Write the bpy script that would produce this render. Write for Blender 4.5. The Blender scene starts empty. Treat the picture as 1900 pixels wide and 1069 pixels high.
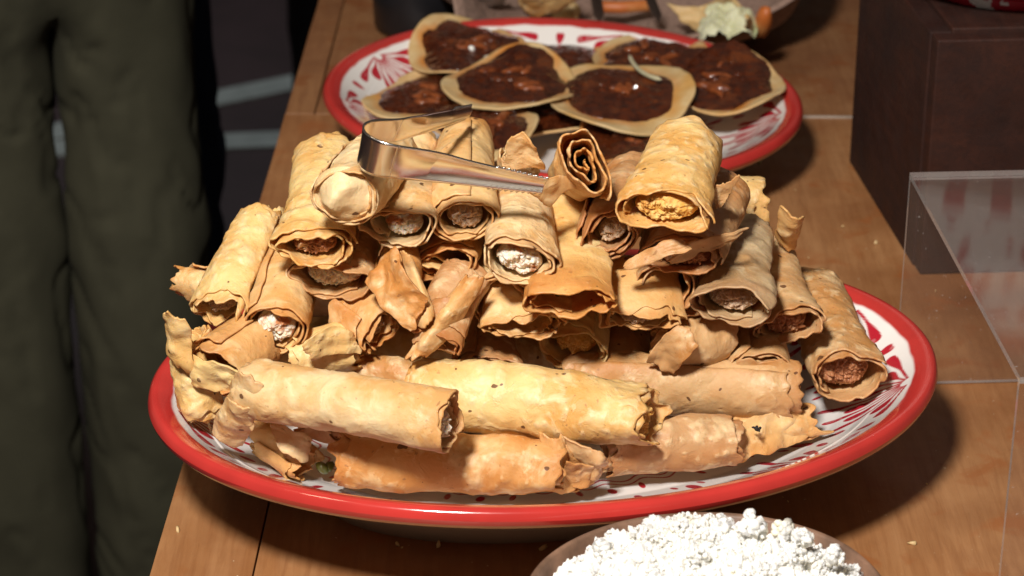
import bpy, bmesh, math, random
import numpy as np
from mathutils import Vector, Matrix
R = math.radians
rng = np.random.RandomState(7)
sc = bpy.context.scene

# ------------------------------------------------------------------ camera, world, lamps
FP, CAMH, PITCH, CAMY = 4500.0, .64, R(25), -1.153
cam = bpy.data.cameras.new('camera'); camo = bpy.data.objects.new('camera', cam)
sc.collection.objects.link(camo); sc.camera = camo
camo.location = (0, CAMY, CAMH); camo.rotation_euler = (R(65), 0, 0)
cam.sensor_width = 36; cam.lens = FP/1900*36; cam.clip_start = .02; cam.clip_end = 60
cam.dof.use_dof = True; cam.dof.focus_distance = 1.2; cam.dof.aperture_fstop = 14

w = bpy.data.worlds.new('World'); sc.world = w; w.use_nodes = True
bg = w.node_tree.nodes['Background']; bg.inputs[0].default_value = (1.0, .82, .66, 1); bg.inputs[1].default_value = .075

def lamp(name, loc, target, size, power, col):
    l = bpy.data.lights.new(name, 'AREA'); l.shape = 'DISK'; l.size = size; l.energy = power; l.color = col
    o = bpy.data.objects.new(name, l); sc.collection.objects.link(o); o.location = loc
    o.rotation_euler = (Vector(target)-Vector(loc)).to_track_quat('-Z', 'Y').to_euler()
    return o
lamp('flash_lamp', (-.29, -1.02, 1.30), (.03, .12, .05), .21, 41.5, (1.0, .945, .885))
lamp('market_lamp', (-1.0, -.5, 1.7), (0, .1, 0), .3, 3.6, (1.0, .78, .54))
vl = bpy.data.lights.new('floor_fill_spot', 'SPOT'); vl.energy = 60; vl.color = (.86, .95, 1.0); vl.spot_size = R(42); vl.spot_blend = .6; vl.shadow_soft_size = .15  # added spot with no visible source; brightens the dark floor and its lines
vo_ = bpy.data.objects.new('floor_fill_spot', vl); sc.collection.objects.link(vo_); vo_.location = (-.9, 3.6, 2.2)
vo_.rotation_euler = (Vector((-.55, 2.75, -.8))-Vector((-.9, 3.6, 2.2))).to_track_quat('-Z', 'Y').to_euler()
sc.view_settings.view_transform = 'Standard'; sc.view_settings.look = 'None'
sc.view_settings.exposure = 0; sc.view_settings.gamma = 1
sc.cycles.max_bounces = 8; sc.cycles.transparent_max_bounces = 12

# ------------------------------------------------------------------ maths helpers
ZO = 0.0            # extra height while the pile on the front plate is laid out
def at(px, py, z=0.0):
    """the point of the place at height z seen at this pixel of the 1900 px wide photograph"""
    z = z+ZO; u = (px-950)/FP; v = -(py-534.5)/FP
    d = np.array([u, math.cos(PITCH)+v*math.sin(PITCH), -math.sin(PITCH)+v*math.cos(PITCH)])
    return np.array([0, CAMY, CAMH]) + d*((z-CAMH)/d[2])
MM = 1.25/FP        # metres per photograph pixel around the main plate

def _h(ix, iy, iz, seed):
    n = (ix*374761393 + iy*668265263 + iz*2147483647 + seed*974711) & 0xffffffff
    n = ((n ^ (n >> 13))*1274126177) & 0xffffffff
    n = ((n ^ (n >> 16))*668265263) & 0xffffffff
    return ((n ^ (n >> 15)) & 0xffff)/32767.5 - 1
def vnoise(p, seed=0):
    p = np.asarray(p, float); i = np.floor(p).astype(np.int64); f = p-i; f = f*f*(3-2*f)
    x, y, z = i[..., 0], i[..., 1], i[..., 2]; fx, fy, fz = f[..., 0], f[..., 1], f[..., 2]
    L = lambda a, b, t: a+(b-a)*t
    c = lambda a, b, d: _h(x+a, y+b, z+d, seed)
    return L(L(L(c(0,0,0), c(1,0,0), fx), L(c(0,1,0), c(1,1,0), fx), fy),
             L(L(c(0,0,1), c(1,0,1), fx), L(c(0,1,1), c(1,1,1), fx), fy), fz)
def fbm(p, o=3, seed=0):
    p = np.asarray(p, float); s = 0; a = 1.0; t = 0
    for k in range(o):
        s = s + a*vnoise(p*(2**k)+k*17.3, seed+k); t += a; a *= .5
    return s/t
def sst(a, b, x):
    t = np.clip((x-a)/(b-a), 0, 1); return t*t*(3-2*t)

# ------------------------------------------------------------------ object helpers
def tag(o, label=None, cat=None, group=None, kind=None):
    if label: o['label'] = label
    if cat: o['category'] = cat
    if group: o['group'] = group
    if kind: o['kind'] = kind
    return o
def empty(name, loc, label, cat, group=None):
    o = bpy.data.objects.new(name, None); sc.collection.objects.link(o); o.location = loc
    o.empty_display_size = .02
    return tag(o, label, cat, group)
def mesh_np(name, verts, faces, mat, parent=None, loc=(0, 0, 0), smooth=True, attrs=None, color=None, solid=0, off=0):
    """verts in world coordinates; stored relative to loc (the parent's location)"""
    v = np.asarray(verts, float)-np.asarray(loc, float)
    me = bpy.data.meshes.new(name)
    f = np.asarray(faces)
    me.vertices.add(len(v)); me.vertices.foreach_set('co', v.astype(np.float32).ravel())
    k = f.shape[1]
    me.loops.add(f.size); me.loops.foreach_set('vertex_index', f.astype(np.int32).ravel())
    me.polygons.add(len(f)); me.polygons.foreach_set('loop_start', np.arange(0, f.size, k, dtype=np.int32))
    me.update(calc_edges=True); me.validate()
    me.polygons.foreach_set('use_smooth', [smooth]*len(me.polygons))
    if attrs:
        for an, av in attrs.items():
            av = np.asarray(av, np.float32)
            if av.ndim == 2:
                at_ = me.attributes.new(an, 'FLOAT_COLOR', 'POINT'); at_.data.foreach_set('color', av.ravel())
            else:
                at_ = me.attributes.new(an, 'FLOAT', 'POINT'); at_.data.foreach_set('value', av)
    o = bpy.data.objects.new(name, me); sc.collection.objects.link(o)
    if parent: o.parent = parent
    else: o.location = loc
    if mat: me.materials.append(mat)
    if color: o.color = (*color, 1)
    if solid:
        m = o.modifiers.new('solid', 'SOLIDIFY'); m.thickness = solid; m.offset = off; m.use_even_offset = False
    return o
def grid_faces(nu, nv, wrap_u=False, flip=False):
    iu = np.arange(nu if wrap_u else nu-1); iv = np.arange(nv-1)
    a, b = np.meshgrid(iu, iv, indexing='ij'); a = a.ravel(); b = b.ravel(); a2 = (a+1) % nu
    f = np.stack([a*nv+b, a2*nv+b, a2*nv+b+1, a*nv+b+1], 1)
    return f[:, ::-1] if flip else f
def bm_obj(name, bm, mat, parent=None, smooth=False, bevel=0):
    me = bpy.data.meshes.new(name); bm.normal_update(); bm.to_mesh(me); bm.free()
    for p in me.polygons: p.use_smooth = smooth
    o = bpy.data.objects.new(name, me); sc.collection.objects.link(o)
    if parent: o.parent = parent
    for m in (mat if isinstance(mat, (list, tuple)) else [mat]): me.materials.append(m)
    if bevel:
        b = o.modifiers.new('bevel', 'BEVEL'); b.width = bevel; b.segments = 2
    return o
def prism(bm, base, z0, z1):
    """base: list of xy going round"""
    lo = [bm.verts.new((x, y, z0)) for x, y in base]; hi = [bm.verts.new((x, y, z1)) for x, y in base]
    n = len(base); bm.faces.new(hi); bm.faces.new(lo[::-1])
    for i in range(n): bm.faces.new((lo[i], lo[(i+1) % n], hi[(i+1) % n], hi[i]))
    bmesh.ops.recalc_face_normals(bm, faces=bm.faces)
def lathe(prof, cx, cy, n=96, wob=0, seed=3):
    ph = np.linspace(0, 2*np.pi, n, endpoint=False); pr = np.array(prof)
    r = pr[None, :, 0]*(1+wob*fbm(np.stack([np.cos(ph)*1.5, np.sin(ph)*1.5, ph*0], 1), 2, seed)[:, None])
    v = np.stack([cx+r*np.cos(ph)[:, None], cy+r*np.sin(ph)[:, None], np.broadcast_to(pr[None, :, 1], r.shape)], -1)
    return v.reshape(-1, 3), grid_faces(n, len(pr), True)
_ico = None
def ico(sub):
    bm = bmesh.new(); bmesh.ops.create_icosphere(bm, subdivisions=sub, radius=1)
    v = np.array([q.co[:] for q in bm.verts]); f = np.array([[q.index for q in p.verts] for p in bm.faces]); bm.free()
    return v, f
ICO = {1: ico(1), 2: ico(2), 3: ico(3)}
def lumps(centers, radii, sub=1, rough=.35, seed=1, stretch=None):
    bv, bf = ICO[sub]; V = []; F = []
    rs = np.random.RandomState(seed)
    for i, (c, r) in enumerate(zip(centers, radii)):
        q = bv*(1+rough*vnoise(bv*1.7+i*3.1, seed)[:, None]); m = rs.randn(3, 3); m, _ = np.linalg.qr(m)
        s = np.array([1, .8, .65]) if stretch is None else np.array(stretch)
        V.append((q*s)@m.T*r+np.asarray(c)); F.append(bf+i*len(bv))
    return np.concatenate(V), np.concatenate(F)

# ------------------------------------------------------------------ materials
def mat(name):
    m = bpy.data.materials.new(name); m.use_nodes = True; nt = m.node_tree
    return m, nt, nt.nodes['Principled BSDF']
def nd(nt, t, **k):
    n = nt.nodes.new(t)
    for a, b in k.items():
        if a in n.inputs.keys() if hasattr(n.inputs, 'keys') else False: n.inputs[a].default_value = b
        else: setattr(n, a, b)
    return n
def noise(nt, co, scale, detail=4, rough=.55, dist=0):
    n = nt.nodes.new('ShaderNodeTexNoise'); n.inputs['Scale'].default_value = scale
    n.inputs['Detail'].default_value = detail; n.inputs['Roughness'].default_value = rough
    n.inputs['Distortion'].default_value = dist; nt.links.new(co, n.inputs['Vector']); return n.outputs['Fac']
def ramp(nt, fac, stops):
    r = nt.nodes.new('ShaderNodeValToRGB'); e = r.color_ramp.elements
    while len(e) < len(stops): e.new(.5)
    for q, (p, c) in zip(e, stops):
        q.position = p; q.color = (c, c, c, 1) if not hasattr(c, '__len__') else (*c, 1)
    nt.links.new(fac, r.inputs[0]); return r.outputs[0]
def mix(nt, f, a, b, blend='MIX'):
    m = nt.nodes.new('ShaderNodeMix'); m.data_type = 'RGBA'; m.blend_type = blend
    for s, v in ((m.inputs[0], f), (m.inputs[6], a), (m.inputs[7], b)):
        if isinstance(v, bpy.types.NodeSocket): nt.links.new(v, s)
        elif hasattr(v, '__len__'): s.default_value = (*v, 1)
        else: s.default_value = v
    return m.outputs[2]
def math_(nt, op, a, b=0.0, c=None):
    m = nt.nodes.new('ShaderNodeMath'); m.operation = op
    for i, v in enumerate((a, b) if c is None else (a, b, c)):
        if isinstance(v, bpy.types.NodeSocket): nt.links.new(v, m.inputs[i])
        else: m.inputs[i].default_value = v
    return m.outputs[0]
def bump(nt, bs, h, strength, dist, prev=None):
    b = nt.nodes.new('ShaderNodeBump'); b.inputs['Strength'].default_value = strength; b.inputs['Distance'].default_value = dist
    nt.links.new(h, b.inputs['Height'])
    if prev: nt.links.new(prev, b.inputs['Normal'])
    nt.links.new(b.outputs[0], bs.inputs['Normal']); return b.outputs[0]
def objco(nt, rnd=True):
    tc = nt.nodes.new('ShaderNodeTexCoord'); co = tc.outputs['Object']
    if rnd:
        oi = nt.nodes.new('ShaderNodeObjectInfo'); a = nt.nodes.new('ShaderNodeVectorMath'); a.operation = 'MULTIPLY_ADD'
        nt.links.new(oi.outputs['Random'], a.inputs[0]); a.inputs[1].default_value = (3, 5, 7)
        nt.links.new(co, a.inputs[2]); return a.outputs[0]
    return co
def attr(nt, name):
    a = nt.nodes.new('ShaderNodeAttribute'); a.attribute_name = name; return a

def m_tortilla():
    m, nt, b = mat('fried tortilla'); co = objco(nt)
    oi = nt.nodes.new('ShaderNodeObjectInfo'); base = oi.outputs['Color']
    toast = mix(nt, 1.0, base, (.83, .62, .40), 'MULTIPLY'); pale = mix(nt, .35, base, (.85, .68, .42))
    n1 = noise(nt, co, 26, 4, .6); n2 = noise(nt, co, 75, 4, .6, .6)
    c = mix(nt, ramp(nt, n1, [(.38, 0), (.62, 1)]), base, toast)
    c = mix(nt, math_(nt, 'MULTIPLY', ramp(nt, n2, [(.50, 0), (.68, 1)]), .75), c, pale)
    e = attr(nt, 'edge').outputs['Fac']
    ef = math_(nt, 'MULTIPLY', e, math_(nt, 'ADD', math_(nt, 'MULTIPLY', n2, 1.1), -.18))
    c = mix(nt, ef, c, mix(nt, 1.0, base, (.66, .36, .17), 'MULTIPLY'))
    n3 = noise(nt, co, 330, 2, .5); spot = ramp(nt, n3, [(.66, 0), (.72, 1)])
    spot = math_(nt, 'MULTIPLY', spot, ramp(nt, n1, [(.45, .1), (.6, .9)]))
    c = mix(nt, math_(nt, 'MULTIPLY', spot, .7), c, (.24, .10, .035))
    n5 = noise(nt, co, 160, 1, .4); sp2 = ramp(nt, n5, [(.745, 0), (.76, 1)])
    c = mix(nt, math_(nt, 'MULTIPLY', sp2, .9), c, (.10, .035, .012))
    vo = nt.nodes.new('ShaderNodeTexVoronoi'); vo.inputs['Scale'].default_value = 210; vo.feature = 'SMOOTH_F1'
    nt.links.new(co, vo.inputs['Vector'])
    rnd_ = oi.outputs['Random']; hb = math_(nt, 'MULTIPLY', math_(nt, 'MULTIPLY', math_(nt, 'SUBTRACT', .6, vo.outputs['Distance']), ramp(nt, n2, [(.38, .1), (.56, 1)])), math_(nt, 'ADD', .5, math_(nt, 'MULTIPLY', rnd_, 1.6)))
    c = mix(nt, math_(nt, 'MULTIPLY', ramp(nt, hb, [(.30, 0), (.55, 1)]), .35), c, (.80, .60, .34))  # blister highlights painted as paler colour on the raised spots
    nrm = bump(nt, b, hb, .6, .0011)
    n4 = noise(nt, co, 420, 4, .65); nrm = bump(nt, b, n4, .45, .0006, nrm)
    n7 = noise(nt, co, 150, 3, .6, 1.5); nrm = bump(nt, b, n7, .22, .0008, nrm); bump(nt, b, n2, .35, .0016, nrm)
    nt.links.new(c, b.inputs['Base Color'])
    nt.links.new(ramp(nt, n2, [(.35, .62), (.65, .42)]), b.inputs['Roughness'])
    b.inputs['Specular IOR Level'].default_value = .38
    b.inputs['Subsurface Weight'].default_value = .2
    b.inputs['Subsurface Radius'].default_value = (.004, .002, .0008); b.inputs['Subsurface Scale'].default_value = 1.0
    return m
TORT = m_tortilla()
def m_food(name, c1, c2, c3, scale=220, rough=.45, sss=.1, bd=.001, coat=0, thr=(.40, .58), spec=.4):
    m, nt, b = mat(name); co = objco(nt)
    n1 = noise(nt, co, scale, 4, .6); n2 = noise(nt, co, scale*.35, 3, .5)
    c = mix(nt, ramp(nt, n1, [(thr[0], 0), (thr[1], 1)]), c1, c2)
    c = mix(nt, ramp(nt, n2, [(.56, 0), (.66, 1)]), c, c3)
    nt.links.new(c, b.inputs['Base Color']); b.inputs['Roughness'].default_value = rough
    b.inputs['Subsurface Weight'].default_value = sss; b.inputs['Subsurface Radius'].default_value = (.003, .002, .001)
    b.inputs['Subsurface Scale'].default_value = 1; b.inputs['Specular IOR Level'].default_value = spec; b.inputs['Coat Weight'].default_value = coat; b.inputs['Coat Roughness'].default_value = .08
    bump(nt, b, n1, .5, bd); return m
CHEESE_F = m_food('cheese filling', (.80, .74, .62), (.72, .58, .42), (.50, .20, .08), 300, .75, .5, spec=.2)
MEAT = m_food('meat filling', (.44, .19, .085), (.32, .12, .05), (.58, .36, .18), 300, .5, .2, coat=.1, spec=.3)
POTATO = m_food('potato filling', (.70, .36, .075), (.76, .47, .16), (.56, .25, .05), 230, .65, .3, spec=.3)
PALEFILL = m_food('bean filling', (.58, .42, .29), (.47, .31, .19), (.70, .58, .44), 300, .7, .3, spec=.25)
FILLS = dict(cheese=CHEESE_F, meat=MEAT, potato=POTATO, pale=PALEFILL)
MOLE = m_food('mole sauce', (.034, .007, .0028), (.075, .015, .004), (.11, .027, .007), 150, .16, 0, .0030, coat=.8, spec=.5)
SHRED = m_food('sauced chicken', (.15, .036, .010), (.24, .065, .018), (.08, .016, .005), 210, .32, .05, coat=.5)
SOPE = m_food('pale corn tostada', (.62, .46, .24), (.56, .38, .17), (.56, .32, .10), 60, .55, .08, .0008)
CRUMB = m_food('crumbled white cheese', (.90, .88, .81), (.88, .85, .75), (.86, .80, .62), 120, .75, .15, .0006, thr=(.45, .7))
cb_ = CRUMB.node_tree.nodes['Principled BSDF']; cb_.inputs['Subsurface Weight'].default_value = .6; cb_.inputs['Subsurface Radius'].default_value = (.005, .0045, .0035)
CABB = m_food('cabbage', (.55, .55, .34), (.62, .62, .44), (.42, .46, .24), 60, .5)
CARROT = m_food('carrot', (.48, .14, .035), (.42, .11, .02), (.50, .2, .06), 60, .45)
GREEN = m_food('green chilli', (.12, .14, .02), (.2, .2, .04), (.08, .10, .02), 80, .3, coat=.5)

def m_oil():
    nt = SOPE.node_tree; b = nt.nodes['Principled BSDF']; src = b.inputs['Base Color'].links[0].from_socket
    nt.links.new(mix(nt, attr(nt, 'oil').outputs['Fac'], src, (.50, .17, .02)), b.inputs['Base Color'])
m_oil()

def m_glaze():
    m, nt, b = mat('painted glaze'); c = attr(nt, 'paint'); co = objco(nt, False)
    n = noise(nt, co, 55, 3, .5)
    col = mix(nt, ramp(nt, n, [(.35, 0), (.75, .16)]), c.outputs['Color'], (.62, .16, .10))
    nt.links.new(c.outputs['Color'], b.inputs['Base Color'])
    b.inputs['Roughness'].default_value = .16; b.inputs['Coat Weight'].default_value = .6; b.inputs['Coat Roughness'].default_value = .06
    bump(nt, b, n, .12, .0012); return m
GLAZE = m_glaze()

def m_wood(name, c1, c2, c3, sc_=1.0, rough=.42, stain=None, dirv=(1, 0, 0)):
    m, nt, b = mat(name); co = objco(nt)
    mp = nt.nodes.new('ShaderNodeMapping'); nt.links.new(co, mp.inputs[0])
    mp.inputs['Scale'].default_value = (16*sc_, 1.3*sc_, 16*sc_)
    n1 = noise(nt, mp.outputs[0], 2.2, 6, .6, 1.4); n2 = noise(nt, mp.outputs[0], 14, 5, .65, .4)
    n3 = noise(nt, co, 9*sc_, 4, .6); n4 = noise(nt, co, 70, 3, .6)
    c = mix(nt, ramp(nt, n1, [(.3, 0), (.7, 1)]), c1, c2)
    c = mix(nt, math_(nt, 'MULTIPLY', ramp(nt, n2, [(.45, 0), (.75, 1)]), .55), c, c3)
    c = mix(nt, math_(nt, 'MULTIPLY', ramp(nt, n3, [(.42, 0), (.68, 1)]), .75), c, c3)
    if stain:
        n5 = noise(nt, co, 32, 3, .55, .5)
        c = mix(nt, math_(nt, 'MULTIPLY', ramp(nt, n5, [(.56, 0), (.68, 1)]), .6), c, stain)
        n6 = noise(nt, co, 260, 2, .5)
        c = mix(nt, ramp(nt, n6, [(.745, 0), (.77, .7)]), c, (.55, .42, .28))
    nt.links.new(c, b.inputs['Base Color'])
    nt.links.new(ramp(nt, n4, [(.3, rough-.08), (.7, rough+.15)]), b.inputs['Roughness'])
    nr = bump(nt, b, n2, .35, .0008); bump(nt, b, n4, .2, .0006, nr); return m
WOOD = m_wood('table pine', (.37, .185, .078), (.29, .128, .047), (.18, .066, .021), 1, .40, (.27, .085, .022))
WOOD2 = m_wood('older table pine', (.30, .150, .064), (.24, .105, .040), (.15, .056, .022), 1, .45, (.20, .06, .015))
DARKWOOD = m_wood('dark stained wood', (.026, .010, .007), (.044, .014, .008), (.014, .006, .005), 1.4, .65)
DARKWOOD.node_tree.nodes['Principled BSDF'].inputs['Specular IOR Level'].default_value = .25

def m_plain(name, col, rough=.6, metal=0, nscale=40, nv=.25, bd=.0, spec=.5):
    m, nt, b = mat(name); co = objco(nt)
    n = noise(nt, co, nscale, 5, .6)
    c = mix(nt, ramp(nt, n, [(.3, 0), (.7, 1)]), tuple(x*(1-nv) for x in col), tuple(min(1, x*(1+nv)) for x in col))
    nt.links.new(c, b.inputs['Base Color']); b.inputs['Roughness'].default_value = rough; b.inputs['Metallic'].default_value = metal
    b.inputs['Specular IOR Level'].default_value = spec
    if bd: bump(nt, b, n, .5, bd)
    return m
STEEL = m_plain('polished steel', (.72, .69, .66), .2, 1, 60, .04, .0001)
DARKSTEEL = m_plain('dark steel', (.10, .10, .10), .3, .8)
CLAY = m_plain('worn brown bowl', (.17, .095, .060), .55, 0, 60, .4, .001)
PINKSTONE = m_plain('rough pinkish clay', (.27, .175, .135), .85, 0, 300, .35, .0015)
BLACK = m_plain('black enamel', (.010, .010, .012), .35)
OLIVE = m_plain('olive cotton', (.050, .048, .030), .9, 0, 25, .10, .001, spec=.2)
NAVY = m_plain('navy cotton', (.018, .028, .060), .9, 0, 25, .10, .001, spec=.2)
BLACKCL = m_plain('black cloth', (.010, .010, .013), .9, spec=.2)
SKIN = m_plain('skin', (.45, .26, .17), .5)
HAIR = m_plain('dark hair', (.02, .013, .01), .6)
LEATHER = m_plain('dark shoe leather', (.02, .016, .014), .4)
FLOORM = m_plain('dark plum floor', (.050, .026, .030), .6, 0, 6, .3)
STRIPE = m_plain('pale grey floor line', (.42, .47, .46), .7, 0, 30, .15)
NAPKIN = m_plain('white paper', (.66, .64, .62), .8)
CHAR = m_plain('charred crumb', (.012, .009, .007), .8, 0, 200, .3, .001)

def m_acrylic(name, refl, tint, veil):
    m = bpy.data.materials.new(name); m.use_nodes = True; nt = m.node_tree; nt.nodes.clear()
    out = nt.nodes.new('ShaderNodeOutputMaterial'); tr = nt.nodes.new('ShaderNodeBsdfTransparent'); tr.inputs[0].default_value = (*tint, 1)
    gl = nt.nodes.new('ShaderNodeBsdfGlossy'); gl.inputs['Roughness'].default_value = .07; gl.inputs[0].default_value = (1, 1, 1, 1)
    df = nt.nodes.new('ShaderNodeBsdfDiffuse'); df.inputs[0].default_value = (.75, .72, .70, 1)
    ge = nt.nodes.new('ShaderNodeNewGeometry'); dt = nt.nodes.new('ShaderNodeVectorMath'); dt.operation = 'DOT_PRODUCT'
    nt.links.new(ge.outputs['Incoming'], dt.inputs[0]); nt.links.new(ge.outputs['Normal'], dt.inputs[1])
    frf = math_(nt, 'MULTIPLY_ADD', math_(nt, 'POWER', math_(nt, 'SUBTRACT', 1.0, math_(nt, 'ABSOLUTE', dt.outputs['Value'])), 5.0), .96, .04)
    co = objco(nt); n = noise(nt, co, 6, 3, .5); b = nt.nodes.new('ShaderNodeBump'); b.inputs['Strength'].default_value = .25; b.inputs['Distance'].default_value = .004
    nt.links.new(n, b.inputs['Height']); nt.links.new(b.outputs[0], gl.inputs['Normal'])
    n2 = noise(nt, co, 400, 3, .5); sp = ramp(nt, n2, [(.70, 0), (.76, .25)])
    mx = nt.nodes.new('ShaderNodeMixShader'); nt.links.new(math_(nt, 'MULTIPLY', frf, refl), mx.inputs[0])
    nt.links.new(tr.outputs[0], mx.inputs[1]); nt.links.new(gl.outputs[0], mx.inputs[2])
    m2 = nt.nodes.new('ShaderNodeMixShader'); nt.links.new(math_(nt, 'ADD', sp, veil), m2.inputs[0])  # veil: pale diffuse mixed in to imitate milky reflected haze
    nt.links.new(mx.outputs[0], m2.inputs[1]); nt.links.new(df.outputs[0], m2.inputs[2]); nt.links.new(m2.outputs[0], out.inputs[0])
    return m
ACR = m_acrylic('clear acrylic', .8, (.95, .94, .935), .012)
ACREDGE = m_acrylic('polished acrylic edge', 1.2, (.7, .68, .66), .22)  # stronger veil whitens the rim faces in place of bright edge light

# ------------------------------------------------------------------ floor and table
def struct(name, bm, m): return tag(bm_obj(name, bm, m), kind='structure')
FZ = -.80
bm = bmesh.new(); prism(bm, [(-9, -6), (9, -6), (9, 16), (-9, 16)], FZ-.1, FZ); struct('floor', bm, FLOORM)
for (a, b2, lab) in (((355, 195), (500, 165), 'pale slanting line on the dark floor, the upper of two left of the table'),
                     ((355, 268), (500, 262), 'pale level line on the dark floor, the lower of two left of the table')):
    p = at(*a, FZ)[:2]; q = at(*b2, FZ)[:2]; d = (q-p)/np.linalg.norm(q-p); n_ = np.array([-d[1], d[0]])*.033
    p = p-d*.35; q = q+d*.5; bm = bmesh.new(); prism(bm, [tuple(p-n_), tuple(q-n_), tuple(q+n_), tuple(p+n_)], FZ, FZ+.004)
    o = struct('floor_line', bm, STRIPE)
bm = bmesh.new(); prism(bm, [(-9, 9), (9, 9), (9, 9.2), (-9, 9.2)], FZ, 3); struct('back_wall', bm, m_plain('dark far wall', (.02, .013, .012), .9))

ED = (at(590, 0)-at(275, 1069))[:2]; ED /= np.linalg.norm(ED); EN = np.array([ED[1], -ED[0]]); E0 = at(275, 1069)[:2]
table = empty('wooden_table', (.3, .4, FZ), 'worn orange-brown pine plank table that carries both red-rimmed plates', 'table')
def tp(s, t): return tuple(E0+ED*s+EN*t)
SJ = float((at(1530, 218)[:2]-E0)@ED)        # butt joint across the table
def plank(s0, s1, t0, t1, k):
    rs = np.random.RandomState(k); n = 14; g = .0003
    L = [tp(s0+g+(s1-s0-2*g)*i/n, t0+g+rs.rand()*.0004) for i in range(n+1)]
    Rr = [tp(s0+g+(s1-s0-2*g)*i/n, t1-g-rs.rand()*.0004) for i in range(n, -1, -1)]
    bm = bmesh.new(); dz = -rs.rand()*.0006; prism(bm, L+Rr, -.032, dz)
    bmesh.ops.translate(bm, verts=bm.verts, vec=(-.3, -.4, -FZ))
    o = bm_obj('plank', bm, WOOD if s0 < SJ else WOOD2, table, bevel=.0004); return o
wd = [0, .0520, .262, .62, 1.03]
for i in range(len(wd)-1): plank(-.42, SJ, wd[i], wd[i+1], i)
wd2 = [0, .012, .26, .62, 1.03]
for i in range(len(wd2)-1): plank(SJ+.0012, 1.5, wd2[i]+(.01 if 0 < i else 0), wd2[i+1]+(.01 if i+1 < 4 else 0), 30+i)
bm = bmesh.new(); prism(bm, [tp(-.40, .02), tp(1.48, .02), tp(1.48, 1.01), tp(-.40, 1.01)], -.10, -.0335)
bmesh.ops.translate(bm, verts=bm.verts, vec=(-.3, -.4, -FZ)); bm_obj('apron', bm, WOOD, table)
for s, t in ((-.35, .05), (-.35, .92), (1.4, .05), (1.4, .92)):
    bm = bmesh.new(); prism(bm, [tp(s, t), tp(s+.07, t), tp(s+.07, t+.07), tp(s, t+.07)], FZ, -.101)
    bmesh.ops.translate(bm, verts=bm.verts, vec=(-.3, -.4, -FZ)); bm_obj('leg', bm, WOOD, table)
# thin pale batten let into the joint
bm = bmesh.new(); prism(bm, [tp(SJ-.0006, .25), tp(SJ+.0018, .25), tp(SJ+.0018, 1.02), tp(SJ-.0006, 1.02)], -.02, .0008)
bmesh.ops.translate(bm, verts=bm.verts, vec=(-.3, -.4, -FZ)); bm_obj('joint_strip', bm, m_plain('pale joint strip', (.36, .30, .25), .5), table)

# ------------------------------------------------------------------ oval plates
WHITE = np.array([.80, .77, .74]); REDP = np.array([.44, .016, .032]); RIMR = np.array([.47, .034, .028]); CREAM = np.array([.62, .52, .40])
def motif(s, d, per):
    """painted fans: s arc position, d distance inward from the band; 1 where red"""
    s = s/1.35; d = d/1.35; per = per/1.35; n = max(1, round(per/.080)); P_ = per/n; out = np.zeros_like(s)
    k = np.floor(s/P_); u = s-(k+.5)*P_; aw = .00026
    def put(o, dist): return np.maximum(o, sst(aw, -aw, dist))
    x, y = u, d-.0015
    rho = np.hypot(x, y); phi = np.arctan2(x, y)
    for j, a in enumerate(np.linspace(-1.38, 1.38, 11)):
        Rj = (.031, .021, .035, .024)[j % 4]*(1-.10*abs(a)); head = .0021 if j % 2 == 0 else .0028
        al = rho*np.cos(phi-a); ac = np.abs(rho*np.sin(phi-a))
        w_ = .00055+(head-.00055)*sst(Rj*.45, Rj*.96, al)
        dd = np.where(al > Rj, np.hypot(al-Rj, ac)-head, ac-w_); dd = np.where(al < .003, np.maximum(dd, .003-al), dd)
        out = put(out, dd)
    for (ox, oy, ra, rb, an) in ((P_/2, .006, .0022, .0038, .5), (-P_/2, .006, .0022, .0038, -.5), (P_/2-.007, .019, .002, .0034, .9), (-P_/2+.007, .019, .002, .0034, -.9),
                                (P_/2, .030, .003, .0045, 0), (-P_/2, .030, .003, .0045, 0), (P_/2-.008, .034, .0015, .0022, 0), (-P_/2+.008, .034, .0015, .0022, 0), (0, .0425, .0026, .0026, 0),
                                (P_/4, .044, .0018, .003, .4), (-P_/4, .044, .0018, .003, -.4)):
        q = (x-ox)*math.cos(an)-(y-oy)*math.sin(an); r_ = (x-ox)*math.sin(an)+(y-oy)*math.cos(an)
        dd = (np.sqrt((q/ra)**2+(r_/rb)**2)-1)*min(ra, rb); out = put(out, dd)
    # thin double scallop toward the well
    for off in (.050, .0535):
        out = put(out, np.abs(d-off-.0018*np.cos(2*np.pi*u/P_*3))-.0005)
    return out
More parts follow.
